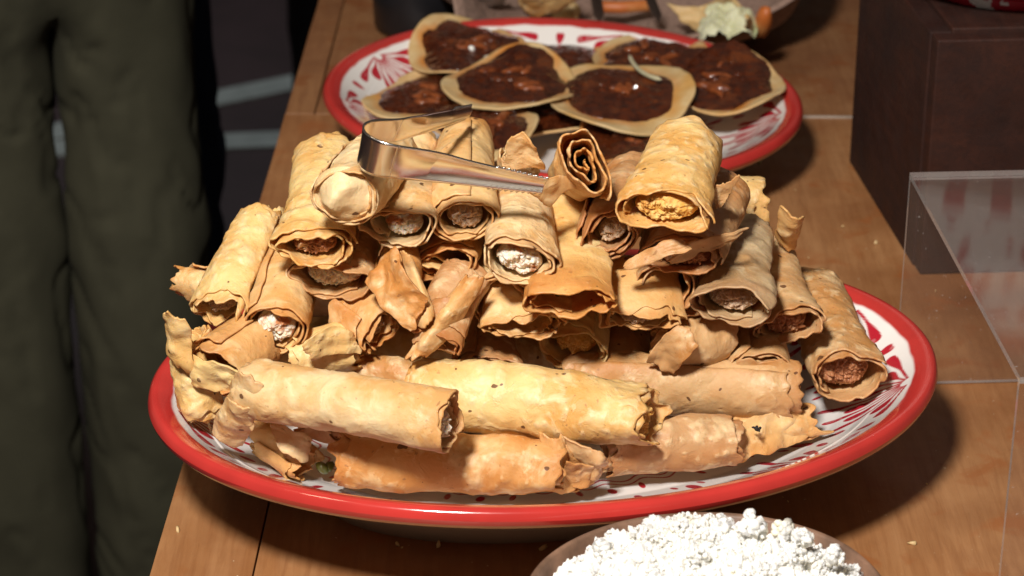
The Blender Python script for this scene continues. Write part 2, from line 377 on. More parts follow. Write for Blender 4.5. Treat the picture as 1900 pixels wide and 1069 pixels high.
def oval_plate(name, c, yaw, A, B, rim, label, band=.0125, base=.0, nphi=2000):
    th = empty(name, (c[0], c[1], 0), label, 'plate', 'red-rimmed oval plates of fried food')
    ph = np.linspace(0, 2*np.pi, nphi, endpoint=False)
    k = rim/.055
    top = [(0.0, .0502), (.0008, .0535), (.0026, .0552), (.0050, .0553), (.0085, .0540), (.0100, .0534), (.0110, .0529), (.0115, .0526), (.0119, .0524), (.0122, .0522), (band, .0520)]
    top = [(i, z*k) for i, z in top]
    zc = [(.020, .0465), (.035, .0355), (.050, .0275), (.065, .0225), (.085, .0198), (.12, .0190), (B-.0005, .0188)]
    xs = [band]+[a for a, _ in zc]; ys = [.0520*k]+[z*k for _, z in zc]
    ins = list(np.linspace(band, band+.076, 120)[1:]) + list(np.linspace(band+.080, B-.001, 16))
    from math import isclose
    def sm(x):
        return np.interp(x, xs, ys)
    zz = np.array([sm(x) for x in ins]); kern = np.array([1, 2, 3, 2, 1.])/9
    zz[2:-2] = np.convolve(zz, kern, 'valid')
    prof = top+list(zip(ins, zz))
    ii = np.array([p[0] for p in prof]); zv = np.array([p[1] for p in prof])
    def ring(inset, z):
        f = np.clip(inset[None, :], 0, None); a = A-f; b = B-f
        wob = .0006*np.sin(ph*3+1)[:, None]
        X = a*np.cos(ph)[:, None]; Y = b*np.sin(ph)[:, None]
        x = c[0]+X*math.cos(yaw)-Y*math.sin(yaw); y = c[1]+X*math.sin(yaw)+Y*math.cos(yaw)
        return np.stack([x, y, base+np.broadcast_to(z[None, :], X.shape)+wob*(inset < .03)[None, :]], -1)
    V = ring(ii, zv)
    dx = np.gradient(A*np.cos(ph)); dy = np.gradient(B*np.sin(ph)); ds = np.hypot(A*np.sin(ph), B*np.cos(ph))*2*np.pi/nphi
    s = np.concatenate([[0], np.cumsum(ds)[:-1]]); per = ds.sum()
    S, D = np.meshgrid(s, ii-band, indexing='ij')
    wobs = fbm(V*60, 2, 5)*.0012
    mt = motif(np.mod(S+wobs, per), D+wobs*.6, per)*(D > .0005)*(1-.15*(fbm(V*220, 2, 9) > .3))
    col = WHITE*(1-mt[..., None])+REDP*mt[..., None]
    e = sst(.0009, -.0009, D+fbm(V*90, 2, 3)*.0012)[..., None]; col = col*(1-e)+RIMR*(1+.20*fbm(V*45, 3, 8)[..., None])*e
    col = np.concatenate([col, np.ones(col.shape[:2]+(1,))], -1)
    F = grid_faces(nphi, len(ii), True)
    mesh_np('painted_face', V.reshape(-1, 3), F, GLAZE, th, (c[0], c[1], 0), attrs={'paint': col.reshape(-1, 4)})
    # underside
    uo = [(0.0, .0502), (.0006, .0478), (.0022, .0455), (.006, .0428), (.02, .0370), (.035, .0275), (.05, .0195), (.066, .0140), (.083, .0100), (.0845, .006), (.087, -base), (.091, -base), (.0925, .0065), (.11, .007), (B-.0005, .007)]
    ph0 = ph; ui = np.array([p[0] for p in uo]); uz = np.array([p[1] for p in uo])*np.where(np.array([p[1] for p in uo]) > .02, k, 1)
    ph = np.linspace(0, 2*np.pi, 360, endpoint=False)
    def ring2(inset, z):
        X = (A-inset[None, :])*np.cos(ph)[:, None]; Y = (B-inset[None, :])*np.sin(ph)[:, None]; wob = .0006*np.sin(ph*3+1)[:, None]*(inset < .03)[None, :]
        return np.stack([c[0]+X*math.cos(yaw)-Y*math.sin(yaw), c[1]+X*math.sin(yaw)+Y*math.cos(yaw), base+np.broadcast_to(z[None, :], X.shape)+wob], -1)
    V = ring2(ui, uz); cc = np.where((ui < .0012)[None, :, None], RIMR, CREAM)*np.ones(V.shape)
    cc = np.concatenate([cc, np.ones(cc.shape[:2]+(1,))], -1)
    mesh_np('underside', V.reshape(-1, 3), grid_faces(360, len(ui), True, True), GLAZE, th, (c[0], c[1], 0), attrs={'paint': cc.reshape(-1, 4)})
    return th
MC = (.0186, -.0215); UC = (.0338, .4384)
oval_plate('oval_plate', MC, R(11), .2075, .1513, .055, 'large oval red-rimmed white plate piled with rolled tacos, in the foreground', base=.013)
oval_plate('oval_plate', UC, R(-33), .1725, .153, .050, 'smaller red-rimmed oval plate of dark sauced tostadas, behind the rolled tacos')

# ------------------------------------------------------------------ rolled tacos
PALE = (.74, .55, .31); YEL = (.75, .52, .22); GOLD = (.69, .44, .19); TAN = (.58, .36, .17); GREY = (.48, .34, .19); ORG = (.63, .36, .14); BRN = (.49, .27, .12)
GRP = 'rolled tacos piled on the front plate'
def frame(A, B):
    d = (B-A)/np.linalg.norm(B-A); r = np.cross(d, [0, 0, 1.]); n = np.linalg.norm(r)
    r = np.array([1., 0, 0]) if n < 1e-3 else r/n
    return d, r, np.cross(r, d)
def rollmesh(A, B, wf, hf, wb, hb, turns, rin, seed, rot, ends, flaps, bend, crum, th0, thick, slant, nL=72):
    nS = int(64*turns)+10
    s = np.linspace(0, 1, nS)[:, None]; tt = np.linspace(0, 1, nL)[None, :]
    d, r, u = frame(A, B); L = np.linalg.norm(B-A); rs = np.random.RandomState(seed)
    th = th0+2*np.pi*turns*(s-1)+0*tt                     # outer lip at th0
    # ragged lengths
    sn = np.concatenate([s*0+seed, np.cos(th[:, :1])*1.3+s*3, np.sin(th[:, :1])*1.3], 1)
    rag1 = .0055*fbm(sn*1.8, 2, seed)+.0005*fbm(sn*9, 2, seed+5); rag0 = .0055*fbm(sn*1.8+9, 2, seed+2)+.0005*fbm(sn*9, 2, seed+6)
    arch = .007*(2*s[:, 0]-1)**2
    l1 = L+rag1-arch*.7+slant*np.sin(th[:, 0]); l0 = -rag0+arch*.7
    fl = np.zeros(nS); curl = np.zeros(nS)
    for (ang, wid, ln, cu) in flaps:                       # outermost turn only
        dth = (th[:, 0]-th0)+2*np.pi*0
        a = R(ang); g = np.zeros(nS)
        dd = np.mod(th[:, 0]-a+np.pi, 2*np.pi)-np.pi
        g = np.exp(-(dd/R(wid))**2)*(s[:, 0] > 1-1.02/turns)
        fl += g*ln; curl += g*cu
    lon = l0[:, None]+(l1-l0)[:, None]*tt
    ext = sst(.72, 1, tt)*fl[:, None]
    lon = lon+ext
    q = lon/L
    a = wb/2+(wf-wb)/2*np.clip(q, 0, 1); b = hb/2+(hf-hb)/2*np.clip(q, 0, 1)
    rho = rin+(1-rin)*s
    e1 = sst(.62, 1.02, q); e0 = sst(.3, -.02, q)
    m = 0
    for k_, am in ((2, .055), (3, .05), (5, .024), (8, .008)):
        m = m+am*(np.cos(k_*th+rs.rand()*6.3)*e1*ends[0]+np.cos(k_*th+rs.rand()*6.3)*e0*ends[1])
    lay = .034*fbm(np.stack([th*.8+0*q, q*3.5+0*th, s*turns*1.0+0*q], -1), 2, seed+11)*(1+2.2*e1*ends[0]+1.5*e0)
    rho = rho*(1+m*crum)+lay*crum*(.35+.65*s)
    sq = .10+.16*rs.rand(); b = b*(1-sq*e1); a = a*(1+sq*.25*e1)       # mouths flattened by the frying
    X = a*rho*np.cos(th); Y = b*rho*np.sin(th)+.16*b*e1*(rs.rand()-.5)*np.cos(2*th)
    fall = curl[:, None]*sst(.55, 1.15, q)
    X = X*(1+fall); Y = Y*(1+fall)
    c, s_ = math.cos(R(rot)), math.sin(R(rot)); X, Y = X*c-Y*s_, X*s_+Y*c
    P = A+d*lon[..., None]+r*X[..., None]+u*Y[..., None]
    P = P+(u*bend)[None, None, :]*(np.sin(np.pi*np.clip(q, 0, 1)))[..., None]
    rad = (r*np.cos(th+R(rot))[..., None]+u*np.sin(th+R(rot))[..., None])
    # dents, wrinkles and blisters of the fried dough
    n1 = fbm(P*38+seed, 2, seed)*.0022+fbm(P*95+seed, 2, seed+1)*.0006
    bl = np.clip(fbm(P*210+seed, 2, seed+3)-.18, 0, 1)*.0016
    wr = np.sin((q*L)*330+7*fbm(P*40, 2, seed+4))*fbm(P*30, 1, seed+7).clip(0)*.0009
    P = P+rad*((n1+bl+wr)*crum**.5)[..., None]
    edge = np.maximum(sst(.90, 1.0, q+0*s)*.9, sst(.08, 0.0, q+0*s)*.8); edge = np.maximum(edge, sst(.965, 1, s+0*q)*.7)
    return P.reshape(-1, 3), grid_faces(nS, nL), edge.ravel(), (d, r, u, L)
def fillmesh(C, d, r, u, a, b, kind, seed, depth):
    """lumpy plug seen in the open end"""
    nr, na = 36, 110; rr = np.linspace(0, 1, nr)[:, None]; aa = np.linspace(0, 2*np.pi, na, endpoint=False)[None, :]
    X = a*rr*np.cos(aa); Y = b*rr*np.sin(aa)
    P = C+r*X[..., None]+u*Y[..., None]
    h = .0022-.006*rr**5+.0030*fbm(P*170+seed, 3, seed)+.0026*np.abs(vnoise(P*380+seed, seed+1))+.0015*np.abs(vnoise(P*850+seed, seed+2))
    P = P+d*h[..., None]; V = [P.reshape(-1, 3)]; F = [grid_faces(nr, na)]
    f = grid_faces(nr, na); f2 = []
    f2 = np.array([[i*na+na-1, (i+1)*na+na-1, (i+1)*na, i*na] for i in range(nr-1)])
    quads = np.concatenate([f, f2]); tri = np.concatenate([quads[:, [0, 1, 2]], quads[:, [0, 2, 3]]])
    rs = np.random.RandomState(seed); n = 130
    ang = rs.rand(n)*6.28; ra = np.sqrt(rs.rand(n))*.84
    cs = C+r*(a*ra*np.cos(ang))[:, None]+u*(b*ra*np.sin(ang))[:, None]+d*(rs.rand(n)*.003-.0015)[:, None]
    lv, lf = lumps(cs, .0004+rs.rand(n)**2*.0011, 1, .6, seed, (1.7, .8, .7) if kind == 'meat' else None)
    return np.concatenate([P.reshape(-1, 3), lv]), np.concatenate([tri, lf+nr*na])
def taco(label, F, Bk, wf, hf, col, fill=None, turns=2.0, rin=.70, rot=0, ends=(1, .6), flaps=(), bend=0, crum=1.0, th0=None, wb=None, hb=None, seed=None,
         slant=0, depth=.006, group=GRP, raw=False, scorch=0, fs=.9):
    global _seed; _seed += 1
    if not raw and (fill or turns < 2.1): turns, rin = turns+.55, rin*.93
    seed = seed or _seed
    depth *= .6
    B = at(*F) if not isinstance(F, np.ndarray) else F; A = at(*Bk) if not isinstance(Bk, np.ndarray) else Bk
    if B[1] > -.098 or wf < 100: wf, hf = wf*1.06, hf*1.12
    wf, hf = wf*MM, hf*MM; wb = wf*.92 if wb is None else wb*MM; hb = max(hf, wf*.72)*.92 if hb is None else hb*MM
    t0 = R(th0) if th0 is not None else (seed*2.399) % 6.28
    V, Fc, edge, (d, r, u, L) = rollmesh(A, B, wf, hf, wb, hb, turns, rin, seed, rot, ends, flaps, bend, crum, t0, .0012, slant)
    if scorch:
        qf = ((V-A)@d)/L; edge = np.maximum(edge, scorch*1.7*sst(.62, .9, qf+.12*fbm(V*60, 2, seed)))
    mid = (A+B)/2; lo = V[:, 2].min(); loc = (mid[0], mid[1], lo)
    th = empty('rolled_taco', loc, label, 'taco', group)
    mesh_np('tortilla', V, Fc, TORT, th, loc, attrs={'edge': edge}, color=col, solid=.0009)
    if fill:
        c, s_ = math.cos(R(rot)), math.sin(R(rot)); r2 = r*c+u*s_; u2 = -r*s_+u*c
        fv, ff = fillmesh(B-d*(depth+.0030)-u*.0012, d, r2, u2, wf/2*rin*fs*.88, hf/2*rin*fs*.74, fill, seed, depth)
        mesh_np('filling', fv, ff, FILLS[fill], th, loc, color=col)
    return th, loc, (A, B, d, r, u)
_seed = 100
def cap(C, ax, a, b, bul, col, parent, loc, seed):
    d, r, u = ax; nr, na = 30, 90; rr = np.linspace(0, 1, nr)[None, :]; aa = np.linspace(0, 2*np.pi, na, endpoint=False)[:, None]
    P = C+r*(a*rr*np.cos(aa))[..., None]+u*(b*rr*np.sin(aa))[..., None]+d*(bul*(1-rr**2.3)+0*aa)[..., None]
    P = P+d*(.0085*fbm(P*70+seed, 2, seed)-.004*np.abs(fbm(P*90+seed, 2, seed+1)))[..., None]*(1-rr**6)[..., None]
    return mesh_np('folded_end', P.reshape(-1, 3), grid_faces(na, nr, True), TORT, parent, loc, attrs={'edge': (sst(.8, 1, rr)*.6+0*aa).ravel()}, color=col, solid=.001)
def sheet(name, cs, col, parent=None, loc=(0, 0, 0), bulge=(0, 0, 0), crum=1.0, n=(44, 44), seed=1, curl=(0, 0), ragged=1.0, thick=.0010, material=None, wave=0):
    """torn piece of tortilla: four corners (u0v0, u1v0, u1v1, u0v1) as pixel+height or points"""
    c = [at(*q) if len(q) == 3 and not isinstance(q, np.ndarray) else np.asarray(q) for q in cs]
    U = np.linspace(0, 1, n[0])[:, None]; V = np.linspace(0, 1, n[1])[None, :]
    # ragged outline: shift the parameters
    en = lambda t, k: .09*ragged*fbm(np.stack([t*5+k, t*0+seed, t*0], -1), 3, seed)
    U2 = U*(1+en(V, 1))+(1-U)*en(V, 2); V2 = V*(1+en(U, 3))+(1-V)*en(U, 4)
    rc = .045*ragged; U2 = U2+ (rc*(2*V-1)**4)*(1-2*U)*.8; V2 = V2+(rc*(2*U-1)**4)*(1-2*V)*.8
    w4 = [(1-U2)*(1-V2), U2*(1-V2), U2*V2, (1-U2)*V2]
    P = sum(w_[..., None]*q for w_, q in zip(w4, c))
    e1 = c[1]-c[0]; e2 = c[3]-c[0]; nn = np.cross(e1, e2); nn /= np.linalg.norm(nn)
    if nn[2] < 0 and abs(nn[2]) > .2: nn = -nn
    P = P+.55*np.array(bulge)*(4*U*(1-U))[..., None]
    P = P+nn*(curl[0]*(2*U-1)**2+curl[1]*(2*V-1)**2+wave*np.sin(U*7+V*4+seed))[..., None]
    P = P+nn*((fbm(P*42+seed, 2, seed)*.0045+fbm(P*120+seed, 2, seed+1)*.0016)*crum)[..., None]
    ed = np.maximum(sst(.10, 0, np.minimum(U, 1-U)+0*V), sst(.10, 0, np.minimum(V, 1-V)+0*U))*.7
    return mesh_np(name, P.reshape(-1, 3), grid_faces(*n), material or TORT, parent, loc, attrs={'edge': ed.ravel()}, color=col, solid=thick)

ZO = .013
# --- transverse rolls along the front of the plate
t, l, _ = taco('golden brown rolled taco lying crosswise lowest in front, ripped open at its right end', (1040, 866, .043), (628, 853, .043), 118, 112, ORG, 'meat', 1.8, .78, ends=(1.5, .5), th0=100, flaps=((60, 30, .006, .3), (250, 40, .012, .25)), hb=104, seed=211, depth=.008)
sheet('flap', [(1020, 800, .060), (1058, 838, .055), (1100, 900, .034), (1000, 915, .032)], ORG, t, l, (0, -.006, .004), 1.8, seed=4)
sheet('flap', [(1040, 846, .054), (1110, 852, .045), (1095, 886, .036), (1050, 905, .034)], TAN, t, l, (.004, -.008, .0), 2.2, seed=5)
sheet('flap', [(1030, 790, .066), (1062, 842, .052), (1040, 905, .036), (1008, 905, .036)], TAN, t, l, (.006, 0, .004), 1.2, seed=8)
sheet('flap', [(1040, 818, .062), (1122, 828, .056), (1114, 888, .036), (1045, 870, .044)], TAN, t, l, (.004, -.006, .0), 2.4, seed=9, ragged=1.3)
sheet('flap', [(1000, 800, .064), (1050, 800, .062), (1075, 900, .034), (1005, 912, .033)], ORG, t, l, (.003, -.012, .0), 1.6, seed=7, ragged=1.1)
t, l, _ = taco('wide yellow rolled taco lying crosswise in mid front row, fraying at its right end', (1205, 774, .068), (765, 725, .068), 140, 138, YEL, 'potato', 1.7, .80, ends=(1.1, .4), th0=200, flaps=((200, 30, .006, .2), (290, 35, .006, .0)), seed=223, depth=.003)
t, l, _ = taco('palest rolled taco lying crosswise at front left, white filling at its right end', (835, 784, .086), (455, 722, .084), 116, 124, PALE, 'cheese', 2.0, .74, ends=(.7, .7), th0=255, hb=98, wb=112, flaps=((100, 50, .002, .0),), seed=232, depth=.004)
sheet('flap', [(437, 690, .098), (492, 712, .096), (470, 800, .066), (420, 740, .078)], PALE, t, l, (-.003, -.007, .004), 1.1, seed=11)
sheet('flap', [(420, 735, .082), (480, 765, .080), (455, 832, .048), (396, 800, .055)], PALE, t, l, (-.003, -.009, .004), 1.0, seed=12, ragged=1.4)
t, l, _ = taco('long tan blistered rolled taco crosswise behind the right end of the yellow one', (1480, 722, .056), (1055, 704, .056), 112, 112, TAN, None, 2.2, .62, ends=(1.0, .5), th0=60, seed=241)
sheet('flap', [(1365, 668, .072), (1478, 668, .070), (1482, 768, .046), (1385, 772, .044)], TAN, t, l, (0, -.008, .004), 1.0, seed=13)
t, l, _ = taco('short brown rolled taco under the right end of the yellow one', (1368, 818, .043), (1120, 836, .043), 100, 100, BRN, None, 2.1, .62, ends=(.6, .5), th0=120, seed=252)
t, l, _ = taco('flattened torn golden taco with a burnt black crumb, right end of the front row', (1505, 776, .040), (1360, 805, .036), 80, 60, GOLD, None, 1.4, .75, ends=(1.5, .6), th0=300, seed=255, flaps=((300, 40, .008, .1),))
sheet('flap', [(1350, 790, .048), (1490, 748, .050), (1508, 812, .034), (1360, 868, .030)], GOLD, t, l, (0, -.004, .004), 1.3, seed=14, ragged=1.8)
bv, bf = lumps([at(1404, 796, .050)+np.array([dx*.0018, dy*.0016, 0]) for dx, dy in ((0, 0), (1, .6), (-.8, 1), (.5, -1.2), (.2, 1.6))], [.0016, .0011, .0012, .001, .0009], 1, .6, 5)
mesh_np('burnt_crumb', bv, bf, CHAR, t, l)
t, l, _ = taco('small folded brown taco end lying at the front left rim of the plate', (572, 862, .036), (478, 806, .044), 74, 74, GOLD, None, 1.6, .6, ends=(1.6, .8), th0=20, seed=258, crum=1.4)
sheet('flap', [(500, 785, .060), (580, 815, .052), (572, 862, .040), (520, 840, .050)], PALE, t, l, (0, -.004, .003), .8, seed=15)
pg, pf = lumps([at(598, 868, .033), at(610, 866, .033)], [.0036, .003], 2, .3, 5)
tag(mesh_np('pepper_piece', pg, pf, GREEN, None, tuple(pg.mean(0)*[1, 1, 0]+[0, 0, pg[:, 2].min()])), 'small green pepper piece poking out between two tacos at the front left', 'pepper')

# --- right side
taco('rightmost tan rolled taco, wide open end stuffed with orange-brown meat', (1572, 700, .054), (1505, 535, .060), 128, 108, TAN, 'meat', 1.6, .82, ends=(1.6, .5), th0=150, seed=263, raw=True, depth=.012, flaps=((150, 40, .004, .15),), fs=1.0)
t, l, _ = taco('slim tan rolled taco with twisted upright tail, between the grey and rightmost ones', (1462, 608, .084), (1428, 455, .088), 122, 88, TAN, 'meat', 1.8, .76, ends=(1.4, .6), th0=220, seed=266, raw=True, wb=80, hb=60, depth=.009, rot=-12)
sheet('flap', [(1452, 405, .125), (1497, 410, .122), (1478, 478, .094), (1440, 470, .095)], GOLD, t, l, (0, 0, .006), 2.0, seed=17, curl=(.006, 0))
t, l, _ = taco('greyish flattened rolled taco with a loose outer layer, right of centre', (1358, 566, .108), (1385, 425, .110), 140, 84, GREY, 'pale', 1.8, .78, ends=(1.2, .5), th0=165, seed=271, raw=True, wb=100, hb=70, depth=.012, flaps=((150, 25, .012, .3), (75, 60, .010, .06)))
t, l, _ = taco('brown rolled taco with two wide frayed lips, directly under the top yellow one', (1262, 478, .132), (1325, 350, .140), 146, 74, BRN, 'meat', 1.7, .80, ends=(1.1, .5), th0=200, seed=277, raw=True, depth=.006)
sheet('flap', [(1162, 492, .130), (1262, 440, .146), (1300, 462, .142), (1180, 506, .128)], TAN, t, l, (0, -.002, .003), 1.4, seed=19, ragged=1.6)
sheet('flap', [(1250, 462, .141), (1388, 424, .147), (1378, 440, .143), (1262, 498, .129)], TAN, t, l, (0, -.004, .002), 1.6, seed=20, ragged=1.8)
sheet('flap', [(1325, 350, .165), (1372, 322, .172), (1350, 372, .158), (1328, 400, .150)], TAN, t, l, (0, 0, .0), 1.2, seed=21, ragged=1.8)
taco('plump bright yellow rolled taco on top of the right side, orange filling showing', (1232, 392, .166), (1272, 262, .172), 150, 84, YEL, 'potato', 1.6, .84, ends=(1.2, .6), th0=185, seed=281, raw=True, depth=.006, wb=136, hb=100, flaps=((190, 35, .010, .25), (10, 40, .003, .1)), fs=.95)
t, l, _ = taco('thick brown rolled taco with folded grey-brown lips, left of the top yellow one', (1132, 436, .140), (1168, 320, .142), 116, 100, BRN, 'pale', 2.3, .62, ends=(1.3, .5), th0=70, seed=288, rot=-35, depth=.010)
t, l, _ = taco('small rolled taco seen end on as a tight spiral atop the pile', (1084, 302, .186), (1060, 338, .122), 124, 74, GOLD, None, 3.3, .16, ends=(1.0, .4), th0=160, seed=292, rot=70, crum=1.5)
sheet('flap', [(978, 358, .170), (1075, 330, .172), (1088, 348, .166), (1020, 386, .158)], GOLD, t, l, (0, -.003, .008), 1.0, seed=22)

# --- upper left and centre
taco('speckled rolled taco with bright white cheese end, centre of the upper row under the tongs', (963, 486, .138), (968, 352, .142), 128, 96, PALE, 'cheese', 1.8, .76, ends=(.9, .5), th0=250, seed=301, rot=18, depth=.004, fs=1.0)
taco('golden rolled taco with round double-lipped end and crumbly grey filling, under the tongs', (862, 410, .152), (864, 268, .158), 120, 112, GOLD, 'pale', 2.2, .70, ends=(.7, .5), th0=100, seed=307, depth=.010, wb=112)
taco('pale rolled taco with star-shaped crimped opening, below the rounded end of the tongs', (742, 424, .148), (790, 315, .150), 122, 98, PALE, 'cheese', 1.8, .72, ends=(1.7, .5), th0=70, seed=313, depth=.012)
t, l, q_ = taco('short pale rolled taco with a blunt end that carries the bend of the tongs', (640, 366, .172), (722, 275, .168), 118, 112, PALE, None, 1.5, .8, ends=(.5, .5), th0=30, seed=317)
cap(q_[1]-q_[2]*.002, q_[2:5], 59*MM, 54*MM, .008, PALE, t, l, 24)
taco('long yellow rolled taco slanting down at the upper left with a folded red-brown opening', (582, 462, .138), (608, 288, .146), 132, 84, YEL, 'meat', 1.9, .76, ends=(1.2, .5), th0=170, seed=323, depth=.009, wb=122, hb=104, flaps=((180, 30, .005, .12),))
taco('light tan rolled taco with wide mouth of red-stained cheese, under the long upper left one', (612, 522, .116), (655, 410, .124), 150, 86, TAN, 'cheese', 1.7, .80, ends=(1.4, .5), th0=120, seed=331, raw=True, depth=.010)
taco('freckled rolled taco with a full round end of white cheese and chilli, left of centre', (508, 612, .096), (548, 478, .108), 112, 112, GOLD, 'cheese', 2.2, .70, ends=(.5, .5), th0=60, seed=337, depth=.003, fs=1.05)
t, l, _ = taco('yellow wrinkled rolled taco on the outer left slope with a crimped wide mouth', (402, 576, .098), (486, 402, .124), 118, 84, YEL, 'pale', 1.8, .74, ends=(1.6, .5), th0=175, seed=341, raw=True, depth=.010, wb=92, hb=80, rot=-22, flaps=((185, 28, .012, .25),))
taco('slim rolled taco mostly hidden behind the wrinkled one on the left slope', (492, 470, .108), (516, 395, .122), 46, 60, YEL, None, 1.8, .6, seed=343, th0=80)
t, l, _ = taco('short rolled taco poking out to the left behind the wrinkled one', (330, 520, .098), (430, 545, .096), 52, 62, GOLD, None, 1.6, .5, seed=345, th0=80, ends=(1.6, .5))
t, l, q_ = taco('smooth ochre taco end folded to a pointed diamond, middle left of the pile', (742, 540, .116), (738, 470, .124), 96, 60, ORG, None, 1.7, .66, ends=(.8, .5), th0=70, seed=351, wb=110, hb=70, rot=-58)
sheet('folded_end', [(735, 456, .142), (802, 556, .120), (772, 617, .104), (668, 522, .122)], ORG, t, l, (0, -.010, .003), 2.2, n=(60, 60), seed=33, ragged=.8)
sheet('flap', [(742, 458, .141), (765, 480, .136), (806, 580, .112), (776, 616, .104)], GOLD, t, l, (.002, -.006, .003), 1.6, seed=36, ragged=.8)
sheets_t, sheets_l, _ = taco('ochre rolled taco with several folded lips pointing down right, below the diamond-shaped end', (712, 612, .093), (640, 560, .098), 118, 84, ORG, 'pale', 2.4, .45, ends=(1.8, .8), th0=80, seed=356, depth=.006, rot=-40, crum=1.3)
taco('thin dark-mouthed rolled taco under the round double-lipped one', (826, 494, .124), (862, 410, .124), 116, 84, ORG, None, 2.0, .72, ends=(.9, .5), th0=150, seed=361, rot=-16)
t, l, _ = taco('reddish brown rolled taco with a torn shredded lower end, centre left', (808, 632, .098), (865, 505, .118), 96, 62, BRN, 'meat', 2.2, .6, ends=(2.0, .7), th0=140, seed=367, rot=30, crum=1.3, depth=.012)
sheet('flap', [(862, 508, .128), (900, 530, .124), (800, 668, .088), (750, 672, .088)], ORG, t, l, (.0, -.008, .006), 1.5, seed=25, ragged=1.4)
sheet('flap', [(800, 560, .114), (850, 560, .116), (800, 640, .098), (762, 640, .096)], BRN, t, l, (.0, -.004, .004), 1.2, seed=26, ragged=1.2)
t, l, _ = taco('broad flattened yellow taco with a scorched reddish lower lip, in the centre of the pile', (1060, 562, .120), (1048, 385, .132), 168, 62, YEL, None, 1.7, .74, ends=(1.1, .5), th0=160, seed=371, raw=True, scorch=1, flaps=((120, 50, .008, .10), (60, 30, .005, .1)), wb=120, hb=60)
taco('flattened golden taco folded double, left under the scorched one', (972, 608, .098), (958, 500, .112), 160, 56, GOLD, None, 2.0, .62, ends=(.9, .5), th0=340, seed=376, wb=130, hb=60)
t, l, _ = taco('flattened golden taco with a crumpled middle lip, right under the scorched one', (1190, 598, .098), (1185, 500, .112), 160, 58, GOLD, 'pale', 1.9, .66, ends=(1.5, .5), th0=250, seed=381, wb=140, hb=62)
taco('yellow rolled taco with round open end of orange potato, low in the centre', (1062, 652, .076), (1085, 560, .085), 124, 88, YEL, 'potato', 1.7, .80, ends=(.9, .5), th0=120, seed=386, depth=.010, rot=8)
t, l, _ = taco('tan rolled taco lying sideways with a pinched hood-like fold, low right of centre', (1232, 640, .080), (1350, 618, .080), 104, 108, TAN, 'pale', 2.2, .5, ends=(1.7, .5), th0=100, seed=391, crum=1.2)
sheet('flap', [(1195, 668, .076), (1262, 598, .100), (1300, 640, .090), (1250, 690, .070)], TAN, t, l, (0, -.006, .005), 1.4, seed=28)
t, l, _ = taco('yellow rolled taco with several thin ruffled layers, tucked behind the palest crosswise one', (662, 638, .082), (535, 668, .076), 92, 88, YEL, 'potato', 2.6, .4, ends=(1.6, .5), th0=100, seed=396, crum=1.2)
sheet('flap', [(560, 640, .096), (655, 612, .098), (675, 660, .082), (580, 672, .084)], YEL, t, l, (0, -.004, .005), 1.4, seed=29)
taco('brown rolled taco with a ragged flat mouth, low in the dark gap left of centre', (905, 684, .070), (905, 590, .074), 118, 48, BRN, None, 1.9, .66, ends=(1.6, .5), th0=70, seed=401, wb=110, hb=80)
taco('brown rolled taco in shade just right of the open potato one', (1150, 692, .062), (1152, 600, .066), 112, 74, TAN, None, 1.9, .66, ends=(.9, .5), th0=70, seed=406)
taco('tan rolled taco whose back shows above the right end of the long tan one', (1415, 690, .066), (1398, 590, .070), 118, 80, TAN, None, 1.9, .66, ends=(.9, .5), th0=70, seed=408)
taco('tan rolled taco just showing above the middle of the palest crosswise one', (770, 700, .066), (660, 690, .066), 74, 74, TAN, None, 1.9, .6, seed=411)
# --- far left
t, l, _ = taco('orange-tinged rolled taco standing on the left rim with loose yellow layers at its mouth', (378, 772, .050), (352, 620, .092), 88, 76, YEL, 'potato', 2.6, .55, ends=(1.8, .8), th0=180, seed=416, crum=1.5, depth=.008, rot=-50)
sheet('flap', [(300, 582, .112), (345, 590, .112), (372, 690, .080), (328, 668, .082)], YEL, t, l, (-.003, -.004, .002), 1.6, seed=30, ragged=1.5)
t, l, _ = taco('smooth orange rolled taco gaping left, under the wrinkled one on the left slope', (392, 690, .082), (478, 630, .086), 124, 100, ORG, None, 1.8, .76, ends=(1.3, .5), th0=100, seed=421)
sheet('flap', [(345, 650, .090), (440, 690, .088), (430, 730, .070), (350, 715, .074)], YEL, t, l, (-.003, -.005, .003), 1.5, seed=31, ragged=1.2)
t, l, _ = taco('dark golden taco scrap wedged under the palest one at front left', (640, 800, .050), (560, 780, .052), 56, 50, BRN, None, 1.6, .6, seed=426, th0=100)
# --- behind the tongs
t, l, _ = taco('thin-layered pale rolled taco behind the tongs with a pointed torn corner', (955, 330, .142), (962, 285, .160), 84, 60, PALE, None, 1.8, .7, seed=431, th0=80)
sheet('flap', [(945, 252, .182), (985, 262, .180), (1010, 318, .160), (925, 315, .160)], PALE, t, l, (0, 0, .004), 1.4, seed=32, ragged=1.5)
t, l, _ = taco('pale rolled taco lying between the two arms of the tongs', (735, 330, .152), (770, 262, .156), 110, 60, PALE, None, 1.7, .7, seed=436, th0=80)
# --- buried rolls that carry the top
HID = 'rolled taco buried inside the pile behind the front rows'
for k, (x, y, z, a) in enumerate(((-.09, .03, .047, 8), (.06, .035, .047, -4), (-.07, .075, .046, -3), (.09, .08, .046, 5), (-.05, .052, .080, 4), (.08, .055, .080, -6), (.01, .105, .055, 2),
                                  (-.03, .085, .110, 0), (.07, .085, .112, 4), (.0, .04, .106, 85), (.085, .045, .112, 84), (-.05, .045, .112, 95))):
    dv = np.array([math.cos(R(a)), math.sin(R(a)), 0])*.066; c_ = np.array([x, y-.028, z+.012])
    taco(HID, c_+dv, c_-dv, 118, 112, (GOLD, TAN, YEL)[k % 3], None, 1.6, .7, seed=500+k, group='rolled tacos buried in the pile')

